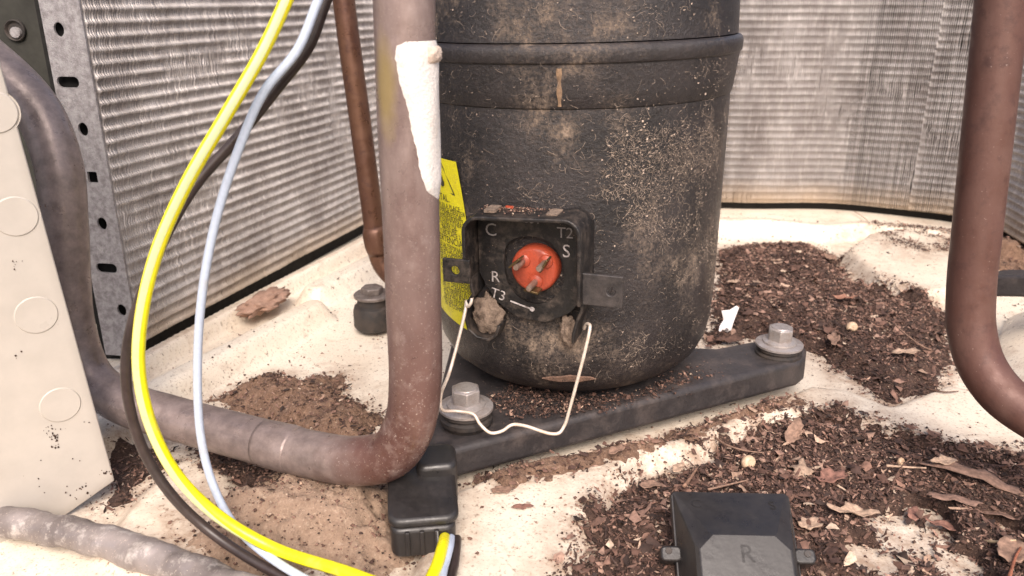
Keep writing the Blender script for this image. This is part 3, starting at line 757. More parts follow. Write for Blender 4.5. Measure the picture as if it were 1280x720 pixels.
# dust fibres and specks on the shell
def dust_on_shell(nfib, nspk):
    rng = np.random.default_rng(21)
    zs = np.array([p[1] for p in prof[5:]] + [.1494, .165, .176, .215]); rs = np.array([p[0] for p in prof[5:]] + [.0702, .0711, .0700, .0697])
    def sample(N, thr):
        phi = rng.uniform(R(-88), R(88), N * 8); z = rng.uniform(.040, .205, N * 8)
        a, b = phi * .068, z
        m = fbm(a + .5, b, 38, 3) * .55 + .45 * fbm(a + 1.3, b, 170, 3) * .6 + .095
        hot = .19 * np.exp(-((phi - R(-14)) / .42) ** 2 - ((z - .132) / .013) ** 2) + .10 * np.exp(-((phi - R(-10)) / .30) ** 2 - ((z - .118) / .016) ** 2) + .20 * np.exp(-((phi - R(20)) / .30) ** 2 - ((z - .117) / .007) ** 2) + .16 * np.exp(-((phi - R(-27)) / .14) ** 2 - ((z - .10) / .025) ** 2) + .12 * np.exp(-((phi - R(-62)) / .12) ** 2 - ((z - .09) / .03) ** 2) + .08 * np.exp(-((phi - R(5)) / .5) ** 2 - ((z - .05) / .01) ** 2)
        p = np.clip((m + hot - thr) * 3.2, .03, .55) * ~((z > .164) & (z < .174))
        k = np.nonzero(rng.random(N * 8) < p)[0][:N]
        return phi[k], z[k]
    phi, z = sample(nfib, .56); n = len(phi)
    K = 5; ang = rng.uniform(0, 2 * np.pi, n); L = rng.gamma(2.0, .0012, n).clip(.0005, .008); curv = rng.normal(0, 2.2, n)
    a = phi.copy(); zz = z.copy(); pts = []
    lift0 = rng.uniform(.00005, .0007, n)
    for k in range(K):
        r = np.interp(zz, zs, rs) + lift0 + .0004 * np.sin(np.pi * k / (K - 1))
        pts.append(np.stack([AX.x - np.sin(a) * r, AX.y - np.cos(a) * r, zz], 1))
        th = ang + curv * k / K
        a = a + np.cos(th) * L / K / .068; zz = zz + np.sin(th) * L / K
    w = rng.uniform(.000018, .000048, n)
    V = np.zeros((n, K, 2, 3))
    for k in range(K):
        th = ang + curv * k / K + np.pi / 2
        tang = np.stack([-np.cos(phi), np.sin(phi), 0 * phi], 1) * np.cos(th)[:, None] + np.array([0, 0, 1.0])[None] * np.sin(th)[:, None]
        V[:, k, 0] = pts[k] - tang * w[:, None]; V[:, k, 1] = pts[k] + tang * w[:, None]
    base = np.arange(n)[:, None] * K * 2 + np.arange(K - 1)[None, :] * 2
    F = np.stack([base, base + 1, base + 3, base + 2], -1).reshape(-1, 4)
    tone = rng.uniform(.35, 1.1, n)[:, None] * np.array([.44, .345, .27])[None]
    C = np.concatenate([np.repeat(tone, K * 2, 0), np.ones((n * K * 2, 1))], 1)
    o = mk("dust_fibres", V.reshape(-1, 3), F, M['fibre'], comp, colors=C); o["kind"] = "stuff"
    o.visible_shadow = True
    phi, z = sample(nspk, .60); n = len(phi)
    s = rng.gamma(2.0, .00009, n).clip(.00010, .0006); r = np.interp(z, zs, rs) + .00015
    Vs = np.zeros((n, 4, 3))
    for k in range(4):
        aa = k * np.pi / 2 + rng.uniform(0, 1.2, n); du = np.cos(aa) * s; dz = np.sin(aa) * s * rng.uniform(.5, 1.2, n)
        ph2 = phi + du / .068; Vs[:, k] = np.stack([AX.x - np.sin(ph2) * (r + .0002 * (k == 1)), AX.y - np.cos(ph2) * (r + .0002 * (k == 1)), z + dz], 1)
    tone = rng.uniform(.4, 1.25, n)[:, None] * np.array([.45, .36, .29])[None]
    C = np.concatenate([np.repeat(tone, 4, 0), np.ones((n * 4, 1))], 1)
    o = mk("dust_specks", Vs.reshape(-1, 3), np.arange(n * 4).reshape(-1, 4), M['fibre'], comp, colors=C); o["kind"] = "stuff"
dust_on_shell(8500, 6000)

# ------------------------------------------------------------------ mounting bolts
def hexpoly(r, a0=0): return [(r * math.cos(a0 + k * math.pi / 3), r * math.sin(a0 + k * math.pi / 3)) for k in range(6)]
def mount_bolt(c, label, rot):
    t = thing("mounting_bolt", label, "bolt", c, "compressor mounting bolts")
    lathe("grommet", [(.0088, -.003), (.0105, .0003), (.0112, .0012), (.0112, .0030), (.0100, .0038), (.0100, .0044), (.0108, .0050), (.0106, .0060), (0, .0062)], c, M['rubber'], t, seg=40)
    lathe("washer", [(.0040, .0082), (.0107, .0080), (.0114, .0076), (.0114, .0066), (.0108, .0062), (.004, .0062)], c, M['zinc'], t, seg=48)
    lathe("flange", [(.0045, .0105), (.0064, .0098), (.0080, .0090), (.0082, .0082), (.006, .0080)], c, M['zinc'], t, seg=40)
    h = prism("bolt_head", [(c.x + x, c.y + y) for x, y in hexpoly(.0064, rot)], c.z + .0092, c.z + .0158, M['zinc'], t, .0006, seg=2)
    lathe("bolt_crown", [(.0050, .0156), (.0046, .0163), (.0030, .0165), (0, .0164)], c, M['zinc'], t, seg=24)
    return t
mount_bolt(at_z(972, 446, pz), "grey hex bolt and washer at the right end of the black foot plate", R(12))
mount_bolt(at_z(583, 527, pz), "grey hex bolt and washer at the front of the foot plate under the clip wire", R(38))
c = at_z(468, 408, .003)
t = thing("mounting_bolt", "black rubber mount with flat steel cap below the thin brown pipe", "bolt", c, "compressor mounting bolts")
lathe("grommet", [(0, 0), (.0108, .0), (.0118, .0015), (.0118, .0105), (.0110, .0135), (.0092, .0145), (.0090, .018), (.0098, .019)], c, M['rubber'], t, seg=40)
lathe("washer", [(.0098, .019), (.0108, .0193), (.0110, .0206), (.0104, .0212), (0, .0214)], c, M['zincdark'], t, seg=40)
prism('nut', [(c.x + x, c.y + y) for x, y in hexpoly(.0066, .3)], c.z + .0212, c.z + .0252, M['zincdark'], t, .0006)

# ------------------------------------------------------------------ clip wire
cp = [gf(-22.6, -12.5, 9.8), gf(-22.9, -15.5, 11.0), gf(-24.6, -17.2, 10.5), gf(-25.6, -15.5, 9.0), gf(-25.4, -18.5, 10.5), at_y(562, 465, .284), at_y(551, 495, .284), at_y(553, 512, .284), at_y(572, 514, .286),
      at_y(592, 518, .285), at_y(600, 530, .283), at_y(613, 541, .281), at_y(627, 539, .281), at_y(640, 531, .282), at_y(655, 532, .283), at_y(688, 542, .283), at_y(699, 541, .283), at_y(706, 531, .284), at_y(711, 515, .284), at_y(737, 413, .287), at_y(737, 406, .289), at_y(733, 405, .291), at_y(730, 411, .293)]
cw = tube("clip_wire", spline(cp, 8), .00068, M['wirem'], None, 10)
tag(cw, "thin cream bent wire clip hanging from the open terminal box", "wire clip")

# ------------------------------------------------------------------ pipes
PR = .0090
sp = [at_y(-70, 35, .335), at_y(-10, 78, .33), at_y(45, 135, .323), at_y(73, 205, .317), at_y(80, 280, .313), at_y(83, 345, .310), at_y(90, 412, .306), at_y(112, 470, .302), at_y(155, 503, .296), at_y(215, 522, .290), at_y(300, 545, .279), at_y(390, 568, .264), at_y(448, 576, .254),
      at_y(490, 566, .248), at_y(512, 530, .246), at_y(519, 480, .245), at_y(517, 380, .245), at_y(513, 250, .245), at_y(508, 120, .245), at_y(505, 0, .245), at_y(503, -120, .245)]
M['pipe_suction'] = mat_pipe("weathered_pink_grey_pipe", (.17, .095, .08), (.105, .048, .04), (.27, .195, .175), .36, .3, (at_y(481, 108, .238), .0046, (.33, .245, .08)), (-.072, -.052, (.25, .203, .188)))
suc = thing("suction_pipe", "thick weathered grey brown pipe rising in front of the compressor with white putty", "pipe", at_y(480, 600, .27))
path = spline(sp, 14)
tube("tube", path, PR, M['pipe_suction'], suc, 40, bump=lambda t, a: .012 * math.sin(a * 2 + t * 40) * math.sin(t * 23))
# joint sleeve on the lying run
ca, cb_ = at_y(330, 553.3, .2740), at_y(372, 563.6, .2672)
tube("joint_sleeve", [ca.lerp(cb_, k / 10) for k in range(11)], [PR * s for s in (1.0, 1.02, 1.035, 1.035, 1.03, 1.03, 1.035, 1.04, 1.04, 1.02, 1.0)], M['pipe_suction'], suc, 40)
# putty patch: wraps the right front of the upright pipe
def pipe_axis(py): return at_y(float(np.interp(py, [0, 120, 250, 380], [505, 508, 513, 517])), py, .245)
V = []; rows = np.linspace(50, 247, 40)
for j, py in enumerate(rows):
    A = pipe_axis(py); q = j / 39
    left = float(np.interp(py, [50, 56, 70, 150, 200, 235, 247], [10, -10, -13, 14, 26, 42, 75])) + 1.5 * math.sin(py * .11) + .8 * math.sin(py * .43)
    th = .0008 * min(1, j / 3, (39 - j) / 4)
    for i in range(21):
        a = R(left + (128 - left) * i / 20); e = min(1, i / 2, (20 - i) / 2)
        rr = PR * 1.004 + th * e * (1 + .10 * math.sin(i * .7 + py * .06))
        V.append(A + Vector((math.sin(a) * rr, -math.cos(a) * rr, 0)))
Fq = [(j * 21 + i, j * 21 + i + 1, (j + 1) * 21 + i + 1, (j + 1) * 21 + i) for j in range(39) for i in range(20)]
pt_ = mk("putty_patch", V, Fq, M['putty'], suc); pt_["label"] = "smear of white putty"
# peeling lump at its top right
V = []
for j in range(9):
    A = pipe_axis(57 + j * 2.6)
    for i in range(9):
        a = R(48 + 52 * i / 8); e = math.sin(math.pi * j / 8) ** .5 * math.sin(math.pi * i / 8) ** .5
        rr = PR * 1.09 + .0011 * e * (1 + .5 * math.sin(i * 2.1 + j * 1.3)); V.append(A + Vector((math.sin(a) * rr, -math.cos(a) * rr, 0)))
mk("peeling_edge", V, [(j * 9 + i, j * 9 + i + 1, (j + 1) * 9 + i + 1, (j + 1) * 9 + i) for j in range(8) for i in range(8)], M['putty2'], suc)

br = thing("thin_pipe", "thin brown copper pipe standing before the left finned coil", "pipe", at_y(480, 350, .46))
bpth = [at_y(424, -60, .47), at_y(431, 10, .468), at_y(450, 150, .465), at_y(466, 270, .462), at_y(470, 300, .461), at_y(478, 330, .46), at_y(497, 350, .458), at_y(530, 362, .452), at_y(560, 368, .446)]
tube("tube", spline(bpth, 10), .0062, M['pipe_brown'], br, 24)
s0, s1 = at_y(467.5, 283, .4615), at_y(474, 318, .4605)
tube("sleeve", [s0.lerp(s1, k / 6) for k in range(7)], [.0064, .0074, .0077, .0077, .0077, .0072, .0064], M['pipe_brown'], br, 24)

rp = [at_y(1262, -120, .29), at_y(1252, 0, .288), at_y(1236, 150, .285), at_y(1222, 280, .282), at_y(1214, 360, .280), at_y(1214, 410, .277), at_y(1226, 455, .272), at_y(1252, 492, .265), at_y(1290, 520, .257), at_y(1340, 545, .25), at_y(1400, 565, .245)]
rc = tube("copper_pipe", spline(rp, 12), .0083, M['pipe_red'], None, 36)
tag(rc, "red brown copper pipe bending out of the right edge", "pipe")

lp = [at_z(-80, 635, .0085), at_z(0, 650, .0085), at_z(60, 661, .0085), at_z(120, 674, .0085), at_z(180, 693, .0085), at_z(230, 710, .009), at_z(300, 738, .0095), at_z(380, 770, .010)]
lc = tube("corroded_tube", spline(lp, 30), .0056, M['pipe_galv'], None, 28, bump=lambda t, a: .025 * math.sin(t * 130 + math.sin(a) * 2) * math.sin(t * 31) + .05 * math.sin(t * 47 + a) + .04 * math.sin(a * 3 + t * 60) + .09 * math.exp(-((t - .55) / .06) ** 2))
tag(lc, "thin corroded grey tube lying on the pan at lower left corner", "pipe")

# dark bracket right
b0, b1 = at_y(1238, 349, .425), at_y(1330, 349, .40)
bd = (b1 - b0).normalized(); bnrm = Vector((-bd.y, bd.x, 0))
bk = prism("steel_bracket", [(0, -.009), (.07, -.009), (.07, .009), (.006, .009), (0, .004)], 0, .0125, M['plate'], None, .002, frame=lambda a, b, c: b0 + bd * a + bnrm * b + Vector((0, 0, c - .0085)))
tag(bk, "dark steel bar behind the right copper pipe", "bracket")
# its upright below (keeps it standing)
# ------------------------------------------------------------------ wires
def wire(name, pts, rad, mat, label, stripe=None):
    P = spline(pts, 12)
    t = thing(name, label, "wire", tuple(P[len(P) // 2]))
    tube("insulation", P, rad, mat, t, 18)
    if stripe:
        # pale stripe running along the left front of the wire
        T = np.gradient(P, axis=0); T /= np.linalg.norm(T, axis=1)[:, None]
        view = P - np.array(cam.location)[None]; view /= np.linalg.norm(view, axis=1)[:, None]
        side = np.cross(T, view); side /= np.linalg.norm(side, axis=1)[:, None]; frt = np.cross(side, T); frt *= -np.sign((frt * view).sum(1))[:, None]
        V = []
        for i in range(len(P)):
            for k in range(6):
                a = R(-8 + 62 * k / 5 - 40 + 14 * math.sin(i * .05) - 120 * float(sstep(.50, .72, i / len(P)))); V.append(P[i] + (frt[i] * math.cos(a) + side[i] * math.sin(a)) * (rad + .00012))
        mk("stripe", V, [(i * 6 + k, i * 6 + k + 1, (i + 1) * 6 + k + 1, (i + 1) * 6 + k) for i in range(len(P) - 1) for k in range(5)], stripe, t)
    return t
yp = [at_y(385, -70, .245), at_y(358, 0, .24), at_y(328, 65, .236), at_y(282, 145, .231), at_y(232, 232, .227), at_y(196, 315, .224), at_y(177, 395, .222), at_y(174, 465, .221), at_y(190, 535, .220), at_y(222, 595, .220), at_y(272, 644, .2200), at_y(340, 684, .2170), at_y(430, 714, .2060), at_y(492, 735, .1970), at_y(526, 738, .1960), at_y(543, 714, .2060), at_y(553, 684, .2200), at_y(556, 672, .2290)]
wire("green_yellow_wire", yp, .00195, M['wy'], "yellow wire with pale green stripe looping down in front", M['wg'])
bp_ = [at_y(428, -70, .248), at_y(398, 0, .245), at_y(372, 62, .243), at_y(330, 115, .241), at_y(297, 190, .239), at_y(270, 275, .238), at_y(253, 365, .237), at_y(247, 455, .237), at_y(251, 545, .2365), at_y(266, 605, .2345), at_y(290, 652, .2300), at_y(345, 702, .2130), at_y(430, 745, .2010), at_y(510, 760, .1935), at_y(545, 735, .1990), at_y(556, 706, .2120), at_y(562, 684, .2220), at_y(564, 672, .2300)]
wire("blue_wire", bp_, .0014, M['wb'], "pale blue wire hanging down between yellow wire and upright pipe")
kp = [at_y(440, -70, .258), at_y(408, 0, .254), at_y(386, 58, .251), at_y(345, 112, .249), at_y(297, 172, .247), at_y(247, 228, .243), at_y(212, 285, .238), at_y(180, 360, .233), at_y(160, 430, .230), at_y(159, 490, .228), at_y(178, 560, .226), at_y(214, 618, .2245), at_y(262, 664, .2235), at_y(340, 714, .2135), at_y(430, 752, .2020), at_y(520, 775, .1920), at_y(555, 745, .2000), at_y(566, 712, .2145), at_y(570, 684, .2250), at_y(571, 674, .2310)]
wire("black_wire", kp, .0017, M['wk'], "dark brown black wire curving beside the yellow wire at left")

# ------------------------------------------------------------------ plug box
pb0 = at_z(536, 694, .006)
pb = thing("wire_plug", "black plastic plug box with wires entering below the upright pipe", "plug", (pb0.x, pb0.y, .006))
pa = R(8)
def bf(a, b, c): return Vector((pb0.x + a * math.cos(pa) - b * math.sin(pa), pb0.y + a * math.sin(pa) + b * math.cos(pa), c + .0055 + max(0, b) * .18))
prism("housing", rrect(.0225, .024, .0035, 5, -.0015, .012), .0, .0115, M['black'], pb, .0014, frame=bf)
prism("lid", rrect(.0245, .030, .0045, 5, -.0012, .0155), .0112, .0148, M['black'], pb, .0014, frame=bf)
prism("back_hood", rrect(.0150, .013, .0035, 5, .0046, .0270), .0, .0190, M['black'], pb, .0018, frame=bf)
for q in (-.007, -.002, .003):
    prism("rib", rrect(.0016, .0014, .0003, 2, q, -.0004), .0015, .0110, M['black'], pb, .0004, frame=bf)

# ------------------------------------------------------------------ loose terminal cover
TL = R(38); c0 = (at_y(838, 613, .236) + at_y(985, 618, .236)) / 2
cov = thing("terminal_cover", "loose black plastic terminal cover lying in leaf litter at bottom", "cover", (c0.x, c0.y - .02, .006))
cyaw = R(-2)
cu = Vector((math.cos(cyaw), math.sin(cyaw), 0)); cf = Vector((-math.sin(cyaw) * math.cos(TL), math.cos(cyaw) * math.cos(TL), math.sin(TL))); cn = cu.cross(cf)
def cvf(u, v, n): return c0 + cu * u * .001 + cf * v * .001 + cn * n * .001          # mm, v=0 at the far rim, runs to -46
W = 20.3
def loopc(hw, v0, v1, ch, n_, dv=0):
    return [cvf(x, y, n_) for x, y in ((-hw + ch, v0), (hw - ch, v0), (hw, v0 - ch), (hw, v1 + ch), (hw - ch, v1), (-hw + ch, v1), (-hw, v1 + ch), (-hw, v0 - ch))]
loops = [loopc(W, 0, -46, 1.2, -3), loopc(W, 0, -46, 1.2, 0), loopc(W - .7, -.7, -45.3, 1.2, .35), loopc(15.8, -16.5, -42, 4.6, 11.4), loopc(14.4, -18.0, -41, 4.6, 12.4)]
V = [p for l in loops for p in l]; Fq = [(a * 8 + i, a * 8 + (i + 1) % 8, (a + 1) * 8 + (i + 1) % 8, (a + 1) * 8 + i) for a in range(4) for i in range(8)] + [tuple(32 + i for i in range(8))]
cb = mk("cover_body", V, Fq, M['tray'], cov); solid(cb, 0, 0, .0011, 4)
bm = bmesh.new(); bm.from_mesh(cb.data); bmesh.ops.recalc_face_normals(bm, faces=bm.faces); bm.to_mesh(cb.data); bm.free(); autosmooth(cb, 22)
# inner wall so that it reads as a moulded shell from the side
for sx in (-1, 1):
    cl = prism("side_clip", rrect(7.0, 5.0, 1.6, 4, sx * (W + 1.6), -21.5), -3.5, 2.2, M['black'], cov, .0007, frame=cvf)
    lathe("clip_hole", [(0, .0001), (.0011, .0001), (.0013, -.0004)], cvf(sx * (W + 2.4), -20.8, 2.35), M['rubber'], cl, axis=cn, seg=14)
def wall_fr(u, s, lift):  # along far wall slope, s 0..1
    return cvf(u, -.9 + (-16.5 + .9) * s, .5 + 10.9 * s) + (cn * .74 + cf * .67) * lift
v, f = text_geo("R", 8.0)
lr = mk("letter", [cvf(x + .4, -24.0 + y, 12.5) for x, y, z in v], f, M['letter'], cov, False)
for s_, u_ in (("C", -12.6), ("S", 13.0)):
    v, f = text_geo(s_, 5.2)
    mk("letter", [wall_fr(u_ + x, .30 - y / 16.5, .0002) for x, y, z in v], f, M['letter'], cov, False)

# ------------------------------------------------------------------ litter and dirt
PAL_DARK = np.array([[.034, .018, .013], [.06, .031, .023], [.095, .05, .036], [.13, .07, .05]])
PAL_MID = np.array([[.16, .086, .062], [.21, .118, .085], [.26, .155, .115], [.31, .195, .145]])
PAL_LIGHT = np.array([[.34, .225, .16], [.42, .29, .21], [.46, .35, .26]])
def flakes(px, py, pz_, size, col, rng, tilt=.45, elong=(1.0, 2.4), n=6):
    N = len(px); yaw = rng.uniform(0, 2 * np.pi, N)
    nx = rng.normal(0, tilt, N); ny = rng.normal(0, tilt, N); nv = np.stack([nx, ny, np.ones(N)], 1); nv /= np.linalg.norm(nv, axis=1)[:, None]
    u = np.stack([np.cos(yaw), np.sin(yaw), 0 * yaw], 1); u -= nv * (u * nv).sum(1)[:, None]; u /= np.linalg.norm(u, axis=1)[:, None]; w = np.cross(nv, u)
    el = rng.uniform(*elong, N) ** .5; curl = rng.normal(0, .35, N)
    V = np.zeros((N, n + 1, 3)); V[:, 0] = np.stack([px, py, pz_], 1) + nv * (size * .12)[:, None]
    for k in range(n):
        a = 2 * np.pi * k / n + rng.uniform(-.35, .35, N); r = size * rng.uniform(.45, 1.15, N) * .5
        du = np.cos(a) * r * el; dw = np.sin(a) * r / el
        V[:, k + 1] = np.stack([px, py, pz_], 1) + u * du[:, None] + w * dw[:, None] + nv * (curl * du * du / (size + 1e-9) + rng.normal(0, .10, N) * size)[:, None]
    b = np.arange(N)[:, None] * (n + 1)
    F = np.concatenate([np.stack([b[:, 0], b[:, 0] + 1 + k, b[:, 0] + 1 + (k + 1) % n], 1) for k in range(n)])
    C = np.concatenate([np.repeat(col, n + 1, 0), np.ones((N * (n + 1), 1))], 1)
    return V.reshape(-1, 3), F, C
def crumbs(px, py, pz_, size, col, rng):
    """little lumps: squashed octahedra"""
    N = len(px); base = np.array([[1, 0, 0], [-1, 0, 0], [0, 1, 0], [0, -1, 0], [0, 0, 1], [0, 0, -1.0]])
    V = base[None] * (size[:, None, None] * .5) * rng.uniform(.5, 1.2, (N, 6, 1)); a = rng.uniform(0, 6.28, N)
    x = V[..., 0] * np.cos(a)[:, None] - V[..., 1] * np.sin(a)[:, None]; y = V[..., 0] * np.sin(a)[:, None] + V[..., 1] * np.cos(a)[:, None]
    V = np.stack([x + px[:, None], y + py[:, None], V[..., 2] * .75 + (pz_ + size * .25)[:, None]], -1)
    f = np.array([[0, 2, 4], [2, 1, 4], [1, 3, 4], [3, 0, 4], [2, 0, 5], [1, 2, 5], [3, 1, 5], [0, 3, 5]])
    F = (np.arange(N)[:, None, None] * 6 + f[None]).reshape(-1, 3)
    C = np.concatenate([np.repeat(col, 6, 0), np.ones((N * 6, 1))], 1)
    return V.reshape(-1, 3), F, C
MOUNDS = []
gc = [at_z(1130, 668, .002), at_z(1185, 705, .002), at_z(1095, 700, .002), at_z(1160, 640, .002), at_z(1250, 660, .002), at_z(880, 575, .002)]
def gapB(x, y):
    g = np.ones(np.shape(x))
    for c_, r_ in zip(gc, (.017, .013, .014, .008, .007, .006)): g = np.minimum(g, sstep(.45, 1.25, np.hypot(x - c_.x, (y - c_.y) * 1.0) / r_ + .9 * (fbm(x, y, 130, 4) - .5)))
    return .07 + .93 * g
def mound_h(x, y):
    h = np.zeros(np.shape(x))
    for poly_, amp, soft, gap_ in MOUNDS:
        s = sdist(x, y, poly_) + .016 * (fbm(x, y, 60, 3) - .5) + .010 * (fbm(x, y, 260, 3) - .5)
        if gap_: s = np.minimum(s, .02) - .05 * (1 - gap_(x, y))
        h = np.maximum(h, amp * sstep(0, soft, s) * (.55 + .9 * (fbm(x + 5, y, 60, 3))))
    return h
def surf(x, y): return pan_h(x, y) + mound_h(x, y)
def patch(name, label, cat, poly_, amp, soft, mat, rough=.0016, st=.0012, sink=.0008, gap_=None):
    MOUNDS.append((poly_, amp, soft, gap_))
    xs = [p[0] for p in poly_]; ys = [p[1] for p in poly_]
    X, Y, F = grid_mesh(min(xs) - .012, max(xs) + .012, min(ys) - .012, max(ys) + .012, st)
    s = sdist(X, Y, poly_) + .016 * (fbm(X, Y, 60, 3) - .5) + .010 * (fbm(X, Y, 260, 3) - .5)
    if gap_: s = np.minimum(s, .02) - .05 * (1 - gap_(X, Y))
    m = amp * sstep(0, soft, s) * (.55 + .9 * (fbm(X + 5, Y, 60, 3)))
    Z = pan_h(X, Y) + m + rough * (fbm(X, Y, 420, 4) - .5) * sstep(-.002, .008, s) - sink * (1 - sstep(0, .004, s)) + sink * .3
    keep = (s[F] > -.004).any(1)
    F = F[keep]; used = np.unique(F); re = -np.ones(len(X), int); re[used] = np.arange(len(used))
    o = mk(name, np.stack([X, Y, Z], 1)[used], re[F], mat)
    return tag(o, label, cat, kind="stuff")
polyA = gp([(896, 312), (940, 308), (1000, 305), (1040, 318), (1060, 348), (1110, 372), (1190, 392), (1192, 455), (1176, 480), (1140, 500), (1105, 506), (1070, 480), (1012, 440), (955, 426), (885, 432)])
polyB = gp([(700, 790), (722, 690), (745, 640), (778, 604), (850, 588), (890, 558), (960, 532), (1050, 528), (1130, 552), (1180, 575), (1300, 590), (1380, 650), (1380, 800)])
polyC = gp([(588, 586), (700, 562), (850, 524), (1000, 484), (1000, 503), (900, 535), (840, 556), (760, 582), (700, 596), (640, 603)], .007)
polyD = gp([(262, 500), (318, 478), (350, 466), (378, 480), (432, 466), (440, 496), (476, 530), (500, 575), (450, 590), (400, 562), (330, 542)])
polyE = gp([(232, 560), (300, 552), (360, 585), (380, 620), (330, 640), (285, 610)])
polyG = gp([(262, 645), (330, 598), (420, 585), (505, 585), (530, 640), (515, 700), (460, 735), (330, 735), (250, 695)])
polyH = gp([(1085, 282), (1190, 290), (1200, 318), (1150, 318), (1080, 296)], .008)
polyI = gp([(135, 590), (150, 560), (200, 556), (220, 575), (165, 615), (140, 640)], .002)
polyJ = gp([(1195, 300), (1240, 290), (1290, 310), (1290, 345), (1240, 330)], .004)
patch("leaf_soil", "dark soil under the leaf litter right of the compressor", "soil", polyA, .007, .022, M['soil'])
patch("leaf_soil", "dark soil under the leaf litter around the loose black cover", "soil", polyB, .0075, .022, M['soil'], gap_=gapB)
patch("dirt_strip", "thin strip of brown dirt along the front of the foot plate", "dirt", polyC, .0022, .006, M['mudbrown'])
patch("dirt_patch", "brown crumbly dirt behind the lying grey pipe at left", "dirt", polyD, .010, .022, M['mudbrown'], .0036)
patch("dirt_patch", "dark brown dirt tucked in front of the lying grey pipe", "dirt", polyE, .004, .012, M['soil'])
patch("dirt_heap", "tan dusty heap of dirt below the pipe elbow and wires", "dirt", polyG, .0150, .026, M['mud'], .0034)
patch("dirt_patch", "dark grit at the foot of the beige panel", "dirt", polyI, .0015, .008, M['soil'])
patch("dirt_patch", "dry leaf dirt behind the right copper pipe", "dirt", polyJ, .004, .010, M['mudbrown'])

pv = np.empty(len(pan.data.vertices) * 3); pan.data.vertices.foreach_get("co", pv); pv = pv.reshape(-1, 3)
dm = np.zeros(len(pv))
for q_, wd_ in ((polyA, .022), (polyB, .026), (polyC, .014), (polyD, .016), (polyE, .02), (polyG, .045), (polyH, .04), (polyI, .03), (polyJ, .02), (rimL, .004), (rimB, .004)):
    dm = np.maximum(dm, sstep(-wd_, .002, sdist(pv[:, 0], pv[:, 1], q_) if len(q_) > 5 and q_ is not rimB else -dist_line(pv[:, 0], pv[:, 1], q_)) )
at_ = pan.data.attributes.new("Dirt", 'FLOAT', 'POINT'); at_.data.foreach_set("value", dm.astype(np.float32))
def scatter_poly(poly_, N, rng, edge=.004, gap=None):
    xs = [p[0] for p in poly_]; ys = [p[1] for p in poly_]
    x = rng.uniform(min(xs) - edge * 2, max(xs) + edge * 2, N * 4); y = rng.uniform(min(ys) - edge * 2, max(ys) + edge * 2, N * 4)
    s = sdist(x, y, poly_) + .016 * (fbm(x, y, 60, 3) - .5) + .010 * (fbm(x, y, 260, 3) - .5)
    p = sstep(-edge, edge, s)
    if gap is not None: p = p * gap(x, y)
    k = rng.random(N * 4) < p; return x[k][:N], y[k][:N]
def palette(N, rng, wd, wm, wl):
    P = np.concatenate([PAL_DARK, PAL_MID, PAL_LIGHT]); w = np.concatenate([np.full(4, wd / 4), np.full(4, wm / 4), np.full(3, wl / 3)])
    return P[rng.choice(len(P), N, p=w / w.sum())] * rng.uniform(.75, 1.2, (N, 1))
def tones(x, y, rng, wd, wm, wl):
    n_ = fbm(x + 2, y, 38, 3); k_ = sstep(.40, .60, n_)[:, None]
    return np.where(rng.random((len(x), 1)) > .15 + .85 * k_, palette(len(x), rng, .85, .14, .01), palette(len(x), rng, wd, wm, wl))
def litter(name, label, poly_, nbig, nsmall, ncr, seed, w=(.5, .38, .12), smax=.0075, gap=None):
    rng = np.random.default_rng(seed); parts = []
    x, y = scatter_poly(poly_, nbig, rng, .003, gap); s = rng.gamma(3.0, .00105, len(x)).clip(.0012, smax)
    parts.append(flakes(x, y, surf(x, y) + rng.uniform(0, .0022, len(x)), s, tones(x, y, rng, *w), rng, .34))
    x, y = scatter_poly(poly_, nsmall, rng, .005, gap); s = rng.gamma(3, .00045, len(x)).clip(.0005, .003)
    parts.append(flakes(x, y, surf(x, y) + rng.uniform(0, .0016, len(x)), s, tones(x, y, rng, w[0] * 1.2, w[1], w[2] * .7), rng, .45, (1, 6), 5))
    x, y = scatter_poly(poly_, ncr, rng, .013, gap); s = rng.gamma(2.5, .0003, len(x)).clip(.0003, .0022)
    parts.append(crumbs(x, y, surf(x, y) + rng.uniform(-.0003, .0006, len(x)), s, tones(x, y, rng, w[0] * 1.3, w[1], w[2] * .5), rng))
    V = np.concatenate([p[0] for p in parts]); C = np.concatenate([p[2] for p in parts]); o0 = 0; Fs = []
    for p in parts: Fs.append(p[1] + o0); o0 += len(p[0])
    o = mk(name, V, np.concatenate(Fs), M['flake'], smooth=False, colors=C)
    return tag(o, label, "leaf litter", kind="stuff")
litter("leaf_litter", "broken dry leaves and crumbs heaped right of the compressor", polyA, 1700, 12000, 13000, 31, (.48, .44, .08), .0065)
litter("leaf_litter", "broken dry leaves and crumbs around the loose black cover", polyB, 1700, 17000, 20000, 32, (.55, .35, .10), .0060, gapB)
litter("leaf_litter", "dry leaf bits along the lower edge of the foot plate", polyC, 260, 1100, 1200, 33, (.3, .5, .2), .0036)
litter("leaf_litter", "crumbs and leaf bits in the dirt behind the lying pipe", polyD, 160, 900, 3500, 34, (.45, .45, .10), .003)
litter("leaf_litter", "dark crumbs before the lying pipe", polyE, 90, 900, 1400, 35, (.65, .3, .05), .003)
litter("leaf_litter", "fine crumbs on the tan heap under the wires", polyG, 10, 250, 2500, 36, (.15, .55, .30), .002)
litter("leaf_litter", "grit beside the foot of the beige panel", polyI, 10, 260, 900, 37, (.5, .4, .1), .002)
litter("leaf_litter", "leaf bits on the rear ledge under the back coil", polyH, 50, 700, 3200, 38, (.35, .5, .15), .004, lambda x, y: sstep(.30, .62, fbm(x, y, 70, 4)))
litter("leaf_litter", "leaf bits behind the right copper pipe", polyJ, 90, 350, 400, 39, (.3, .5, .2), .005)
rng = np.random.default_rng(77)
